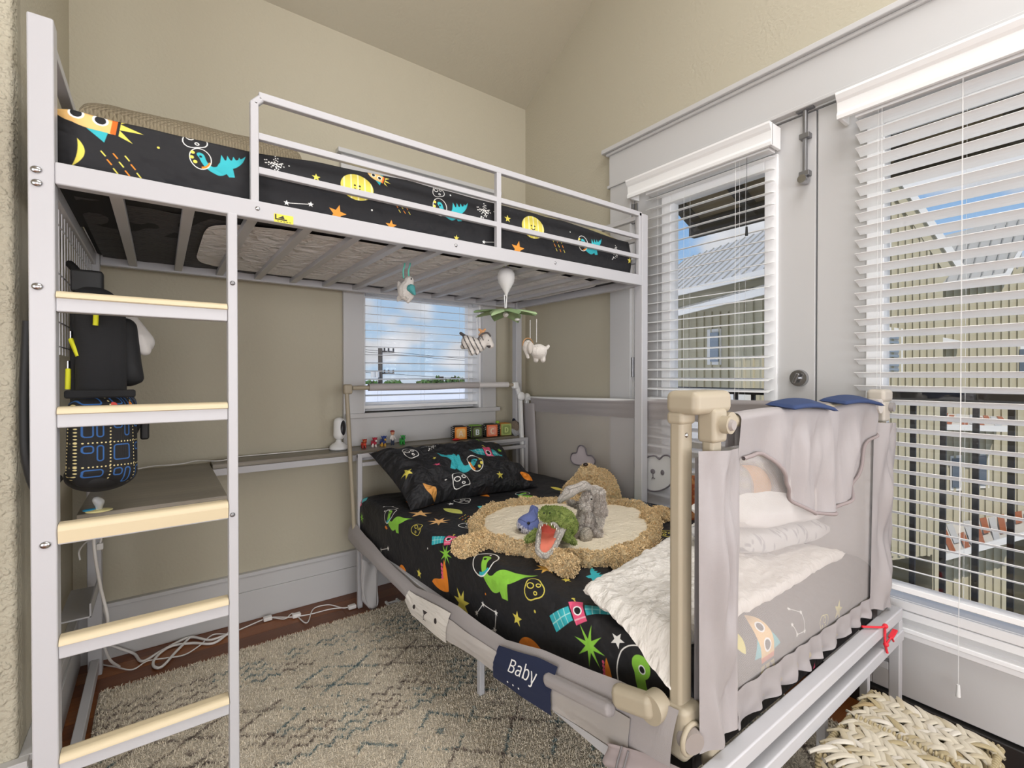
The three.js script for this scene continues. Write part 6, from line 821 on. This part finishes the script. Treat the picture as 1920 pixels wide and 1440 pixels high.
// ---------------------------------------------------------------- outside: balcony
{
  const t = thing('balcony', 'balcony with dark metal railing outside the glass doors', 'balcony'), x = 3.0;
  part(t, 'deck', slabBox(WR + 0.15, x + 0.1, -0.2, -0.03, -2.4, 2.2, 0), mat(0x8c8378, 0.9)); const ty = at(1800, 741, 'x', x).y;
  part(t, 'top_rail', slabBox(x - 0.025, x + 0.025, ty - 0.03, ty + 0.01, -2.3, 2.2, 0.004), M.iron); part(t, 'bottom_rail', slabBox(x - 0.02, x + 0.02, 0.05, 0.085, -2.3, 2.2, 0.004), mat(0x7a6450, 0.9));
  for (let z = -2.3; z < 0.6; z += 0.113) part(t, 'baluster', slabBox(x - 0.011, x + 0.011, 0.08, ty - 0.02, z - 0.011, z + 0.011, 0.002), M.iron);
}
{ // own eave over the balcony
  const t = thing('eave', 'brown roof eave with dark rafters above the balcony', 'roof'), a = [WR + 0.16, 2.78], b = [3.3, 2.26];
  { const sh = new THREE.Shape([[a[0], a[1] + 0.04], [b[0], b[1] + 0.04], [b[0], b[1] + 0.09], [a[0], a[1] + 0.09]].map(([p, q]) => new THREE.Vector2(p, q))); part(t, 'soffit', new THREE.ExtrudeGeometry(sh, { depth: 4.5, bevelEnabled: false }).translate(0, 0, -2.12), mat(0x9c8a6c, 0.9)); }
  for (let z = -2.08; z < 2.3; z += 0.42) part(t, 'rafter', bar(V(a[0], a[1], z), V(b[0], b[1], z), 0.05, 0.09, 0), mat(0x3c3a38, 0.85)); part(t, 'fascia', slabBox(b[0] - 0.02, b[0] + 0.05, b[1] - 0.07, b[1] + 0.08, -2.15, 2.4, 0), mat(0x33302c, 0.85));
}
// ---------------------------------------------------------------- outside: houses on traced planes at their own distance
function plane(P0, dir) { // vertical plane through P0 running along dir
  const d = V(dir[0], 0, dir[1]).normalize(), n = V(-d.z, 0, d.x); if (n.dot(P0) > 0) n.negate();   // n faces the room
  const on = (px, py, off = 0) => { const r = FW.clone().addScaledVector(RT, (px - 960) / FOCAL).addScaledVector(UP, -(py - 710) / FOCAL), o = V(0, EYE, 0), q = P0.clone().addScaledVector(n, off); const k = q.sub(o).dot(n) / r.dot(n); return o.addScaledVector(r, k); };
  const loc = (p) => new THREE.Vector2(p.clone().sub(P0).dot(d), p.y);
  const poly = (pts, off, thick) => { const s = new THREE.Shape(pts.map(([a, b]) => loc(on(a, b, off)))); const g = new THREE.ExtrudeGeometry(s, { depth: thick, bevelEnabled: false }); const bx = d.clone(), bz = V().crossVectors(bx, V(0, 1, 0)); const sgn = bz.dot(n) > 0 ? 0 : -1; g.translate(0, 0, sgn ? 0 : -thick); g.applyMatrix4(new THREE.Matrix4().makeBasis(bx, V(0, 1, 0), bz).setPosition(P0.clone().addScaledVector(n, off).setY(0))); return g; };
  return { d, n, on, poly };
}
const siding = mat(0xb9b196, 0.85), roofMetal = mat(0xb9b8b4, 0.5), fascia = mat(0xe2e0da, 0.6), rust = mat(0x9a5a38, 0.85), paneM = mat(0x8b98a4, 0.15);
function porch(t, F, q, off, deep) { // recessed porch behind an opening with corners q: ceiling, side walls and back wall
  const c = q.map(([a, b]) => F.on(a, b, off)), k = c.map((p) => p.clone().addScaledVector(F.n, -deep)), face = (a, b, d, e) => sheet((u, v) => a.clone().lerp(b, u).lerp(e.clone().lerp(d, u), v), 1, 1);
  part(t, 'porch_wall', face(k[0], k[1], k[2], k[3]), siding); part(t, 'porch_wall', face(c[0], k[0], k[3], c[3]), siding); part(t, 'porch_wall', face(k[1], c[1], c[2], k[2]), siding); part(t, 'porch_ceiling', face(c[0], c[1], k[1], k[0]), siding);
}
function boards(t, F, list, off) { for (const [px, y0, y1] of list) { const a = F.on(px, y0, off), b = F.on(px, y1, off); part(t, 'batten', bar(a, b, 0.04, 0.05, 0, F.n), siding); } }
{ // house seen through the door with the deadbolt
  const F = plane(pix(1440, 600, 9), [0.385, -0.923]), t = thing('metal_roof_house', 'tan board and batten house with grey metal roof', 'house');
  part(t, 'wall', F.poly([[1225, 548], [1470, 488], [1470, 1100], [1225, 1060]], 0, 0.3), siding);
  part(t, 'side_wing', F.poly([[1378, 560], [1480, 520], [1480, 1100], [1378, 1090]], 0.35, 0.3), siding);
  const bl = []; for (let px = 1228; px < 1378; px += 12 + (px - 1228) * 0.03) bl.push([px, 585, 1060]); boards(t, F, bl, 0.01); boards(t, F, [1395, 1412, 1430, 1448].map((p) => [p, 560, 1080]), 0.36);
  // roofs: sloping slabs from an eave line up and back
  const roof = (e0, e1, off, rise, back, n, name) => { const a = F.on(...e0, off), b = F.on(...e1, off), up = V(0, rise, 0).addScaledVector(F.n, -back), g = sheet((u, v) => a.clone().lerp(b, u).addScaledVector(up, v), 1, 1), g2 = sheet((u, v) => a.clone().lerp(b, u).addScaledVector(up, v).add(V(0, -0.06, 0)), 1, 1); part(t, name, merged([g, g2]), roofMetal); for (let i = 0; i <= n; i++) { const p = a.clone().lerp(b, i / n); part(t, 'seam', bar(p, p.clone().add(up), 0.03, 0.05, 0, F.n), mat(0x96958f, 0.6)); } part(t, 'eave_board', bar(a.clone().add(V(0, -0.07, 0)).addScaledVector(F.n, 0.02), b.clone().add(V(0, -0.07, 0)).addScaledVector(F.n, 0.02), 0.04, 0.13, 0, V(0, 1, 0)), fascia); };
  roof([1200, 562], [1480, 493], 0.25, 1.25, 1.5, 18, 'upper_roof'); roof([1200, 600], [1480, 526], 0.75, 0.22, 0.7, 12, 'lower_roof');
  const w = part(t, 'window', F.poly([[1326, 618], [1351, 616], [1351, 684], [1326, 684]], 0.03, 0.06), fascia); part(w, 'pane', F.poly([[1331, 624], [1346, 623], [1346, 678], [1331, 678]], 0.06, 0.04), paneM);
}
{ // neighbouring gabled houses seen through the other door
  const F = plane(pix(1790, 700, 9.5), [0.42, 0.91]), t = thing('gabled_house', 'tan gabled house with white rake trim beyond the railing', 'house');
  part(t, 'wall', F.poly([[1600, 340], [1690, 350], [1795, 500], [1768, 530], [1768, 1200], [1748, 1200], [1748, 1040], [1660, 1052], [1660, 1200], [1600, 1200]], 0.5, 0.3), siding); porch(t, F, [[1660, 1052], [1748, 1040], [1748, 1200], [1660, 1200]], 0.2, 1.4); const bl = []; for (let px = 1606; px < 1768; px += 13.5) bl.push([px, px < 1692 ? 352 : 352 + (px - 1692) * 1.4, px > 1656 && px < 1752 ? 1042 : 1190]); boards(t, F, bl, 0.52);
  part(t, 'rake_trim', F.poly([[1684, 336], [1700, 336], [1810, 500], [1797, 506]], 0.62, 0.12), fascia); part(t, 'rake_soffit', F.poly([[1668, 352], [1690, 350], [1795, 506], [1768, 506]], 0.56, 0.04), siding);
  const w = part(t, 'window', F.poly([[1655, 612], [1693, 616], [1693, 702], [1655, 704]], 0.54, 0.06), fascia); for (let i = 0; i < 9; i++) part(w, 'louvre', F.poly([[1660, 622 + i * 8.5], [1686, 623 + i * 8.5], [1686, 627 + i * 8.5], [1660, 626 + i * 8.5]], 0.58, 0.03), paneM);
  const w2 = part(t, 'window', F.poly([[1655, 440], [1672, 440], [1672, 478], [1655, 480]], 0.54, 0.05), fascia); part(w2, 'pane', F.poly([[1657, 446], [1668, 446], [1668, 472], [1657, 472]], 0.57, 0.03), paneM);
}
{
  const F = plane(pix(1850, 700, 10.5), [0.42, 0.91]), t = thing('rear_house', 'tan battened house with rusty metal awnings', 'house');
  part(t, 'wall', F.poly([[1740, 520], [2040, 480], [2040, 1400], [2000, 1400], [2000, 985], [1893, 1010], [1893, 1400], [1740, 1400]], 0, 0.3), siding); porch(t, F, [[1893, 1010], [2000, 985], [2000, 1400], [1893, 1400]], -0.3, 1.4); const bl = []; for (let px = 1745; px < 2000; px += 15) bl.push([px, 530, px > 1889 ? 990 : 1390]); boards(t, F, bl, 0.02);
  part(t, 'metal_roof', F.poly([[1755, 446], [1920, 402], [2040, 372], [2040, 430], [1912, 470], [1880, 518], [1760, 536]], 0.15, 0.1), roofMetal); for (let i = 0; i < 9; i++) { const px = 1775 + i * 22; part(t, 'seam', bar(F.on(px, 528 - i * 4, 0.2), F.on(px + 26, 445 - i * 7, 0.2), 0.02, 0.03, 0, F.n), mat(0x96958f, 0.6)); }
  part(t, 'roof_edge', F.poly([[1755, 532], [1885, 512], [1912, 466], [1918, 470], [1892, 520], [1757, 542]], 0.24, 0.06), fascia);
  for (const [a, b, c, e] of [[1782, 855, 1806, 920], [1827, 850, 1855, 915], [1908, 650, 1935, 705]]) { const w = part(t, 'window', F.poly([[a, b], [c, b - 2], [c, e], [a, e]], 0.04, 0.06), fascia); part(w, 'pane', F.poly([[a + 4, b + 5], [c - 5, b + 4], [c - 5, e - 6], [a + 4, e - 6]], 0.07, 0.04), mat(0x56616c, 0.15)); }
  const awning = (pts, front, n) => { const [tl, tr, br, bl2] = pts.map(([a, b], i) => F.on(a, b, i < 2 ? 0.05 : 0.75)); part(t, 'awning', sheet((u, v) => tl.clone().lerp(tr, u).lerp(bl2.clone().lerp(br, u), v), 1, 1), mat(0xc9c2b4, 0.6)); for (let i = 0; i < n; i++) { const g = sheet((u, v) => { const q = (i + 0.12 + u * 0.76) / n; const p = tl.clone().lerp(tr, q).lerp(bl2.clone().lerp(br, q), v * (0.55 + 0.45 * ((i * 37) % 10) / 10) + (1 - (0.55 + 0.45 * ((i * 37) % 10) / 10)) * (i % 2)); p.y += 0.012; return p; }, 1, 4); part(t, 'awning_panel', g, (i * 7) % 5 < 3 ? rust : roofMetal); } part(t, 'awning_edge', bar(bl2.clone().add(V(0, -0.05, 0)), br.clone().add(V(0, -0.05, 0)), 0.04, 0.12, 0, V(0, 1, 0)), fascia); };
  awning([[1768, 775], [1880, 782], [1897, 800], [1756, 796]], 0, 9); awning([[1742, 990], [1935, 955], [1935, 995], [1768, 1042]], 0, 12);
  part(t, 'vent_hood', F.poly([[1766, 632], [1806, 640], [1806, 650], [1766, 648]], 0.3, 0.2), fascia);
}
// ---------------------------------------------------------------- outside: lot behind the small window
single('far_ground', slabBox(-90, 90, -6.3, -6, -120, -3.2).translate(0, 0, 0), mat(0x8d8a84, 0.95), 'grey open lot stretching to the treeline', 'ground');
single('side_yard', slabBox(2.2, 60, -10.3, -10, -3.2, 40), mat(0x85827a, 0.95), 'grey yard below the balcony', 'ground');
{
  const t = thing('white_roof', 'flat white roof with a low rail just outside the small window', 'roof');
  part(t, 'roof_sheet', slabBox(-14, 24, 0.38, 0.5, -32, -4.8, 0), mat(0xe6e6e6, 0.8)); const y = at(760, 757, 'z', -12).y;
  part(t, 'ledge', slabBox(-2, 9, at(760, 784, 'z', -4.6).y - 0.6, at(760, 762, 'z', -4.6).y, -4.7, -4.5, 0), mat(0xeeeeee, 0.7));
  part(t, 'rail', slabBox(-1, 12, y - 0.02, y + 0.02, -12.02, -11.98, 0), M.iron); for (const px of [689, 704, 722, 735, 750, 771, 781, 818, 828]) { const p = at(px, 757, 'z', -12); part(t, 'rail_post', slabBox(p.x - 0.02, p.x + 0.02, 0.5, p.y + 0.1, -12.02, -11.98, 0), M.iron); }
}
{
  const z = -32, b = at(713, 760, 'z', z), tp = at(713, 653, 'z', z), t = thing('utility_pole', 'dark wooden utility pole with crossarms and transformers', 'pole'), m = mat(0x3b342e, 0.9), r = 0.17;
  part(t, 'pole', rod(V(tp.x, -6, z), V(tp.x, tp.y, z), r, 10, r * 0.85), m);
  for (const py of [659, 700]) { const y = at(713, py, 'z', z).y; part(t, 'crossarm', slabBox(tp.x - 0.1, tp.x + 1.0, y - 0.06, y + 0.06, z - 0.06, z + 0.06), m); for (const q of [0.3, 0.6, 0.95]) part(t, 'insulator', rod(V(tp.x + q, y + 0.05, z), V(tp.x + q, y + 0.25, z), 0.06, 8), M.black); }
  for (const px of [697, 704]) { const c = at(px, 701, 'z', z); part(t, 'transformer', rod(V(c.x, c.y - 0.25, z + 0.3), V(c.x, c.y + 0.2, z + 0.3), 0.16, 14), mat(0xb9bab8, 0.5)); }
  for (const py of [658, 662, 700, 745]) { const y = at(713, py, 'z', z).y; part(t, 'wire', tube([V(tp.x - 14, y + 0.8, z), V(tp.x, y, z), V(tp.x + 9, y - 0.4, z), V(tp.x + 22, y + 0.6, z)], 0.014, 40, 4), M.black); }
}
{ // trees on the horizon
  const leafM = mat(0x4f6b38, 0.9), trunk = mat(0x4a3a2c, 0.9), lf = new THREE.TetrahedronGeometry(0.5);
  const tree = (px, py, w, h, z, label) => {
    const c = at(px, py, 'z', z), k = -z / 40, t = thing('tree', label, 'tree', 'trees on the horizon', [c.x, 0, z]);
    part(t, 'trunk', rod(V(0, -6, 0), V(0, c.y, 0), 0.25 * k, 8), trunk);
    const n = 700, m = new THREE.InstancedMesh(lf, leafM, n), M4 = new THREE.Matrix4(), q = new THREE.Quaternion(); for (let i = 0; i < n; i++) { const a = rr(0, 6.283), e = Math.acos(rr(-0.5, 1)), r = Math.pow(rnd(), 0.33) * (0.8 + 0.25 * Math.sin(a * 3 + 1)); q.setFromEuler(new THREE.Euler(rr(0, 6), rr(0, 6), rr(0, 6))); const s = rr(0.3, 0.6) * k; M4.compose(V(Math.cos(a) * Math.sin(e) * r * w, c.y - 1.5 * h + Math.cos(e) * r * h * 1.5, Math.sin(a) * Math.sin(e) * r * w), q, V(s, s, s)); m.setMatrixAt(i, M4); m.setColorAt(i, new THREE.Color().setRGB(rr(0.7, 1.2), rr(0.8, 1.2), rr(0.6, 1.1))); }
    m.name = 'foliage'; m.userData.kind = 'stuff'; t.add(m);
  };
  tree(827, 706, 3.6, 1.6, -60, 'broad dark green tree clump on the horizon'); tree(850, 707, 3.2, 1.5, -62, 'rounded tree beside the broad clump'); tree(800, 712, 2.4, 1.0, -60, 'lower tree beside the broad clump'); tree(735, 714, 2.0, 0.8, -70, 'small tree near the utility pole'); tree(695, 715, 1.6, 0.8, -70, 'tiny tree beyond the transformers of the utility pole');
}
renderer.render(scene, camera);
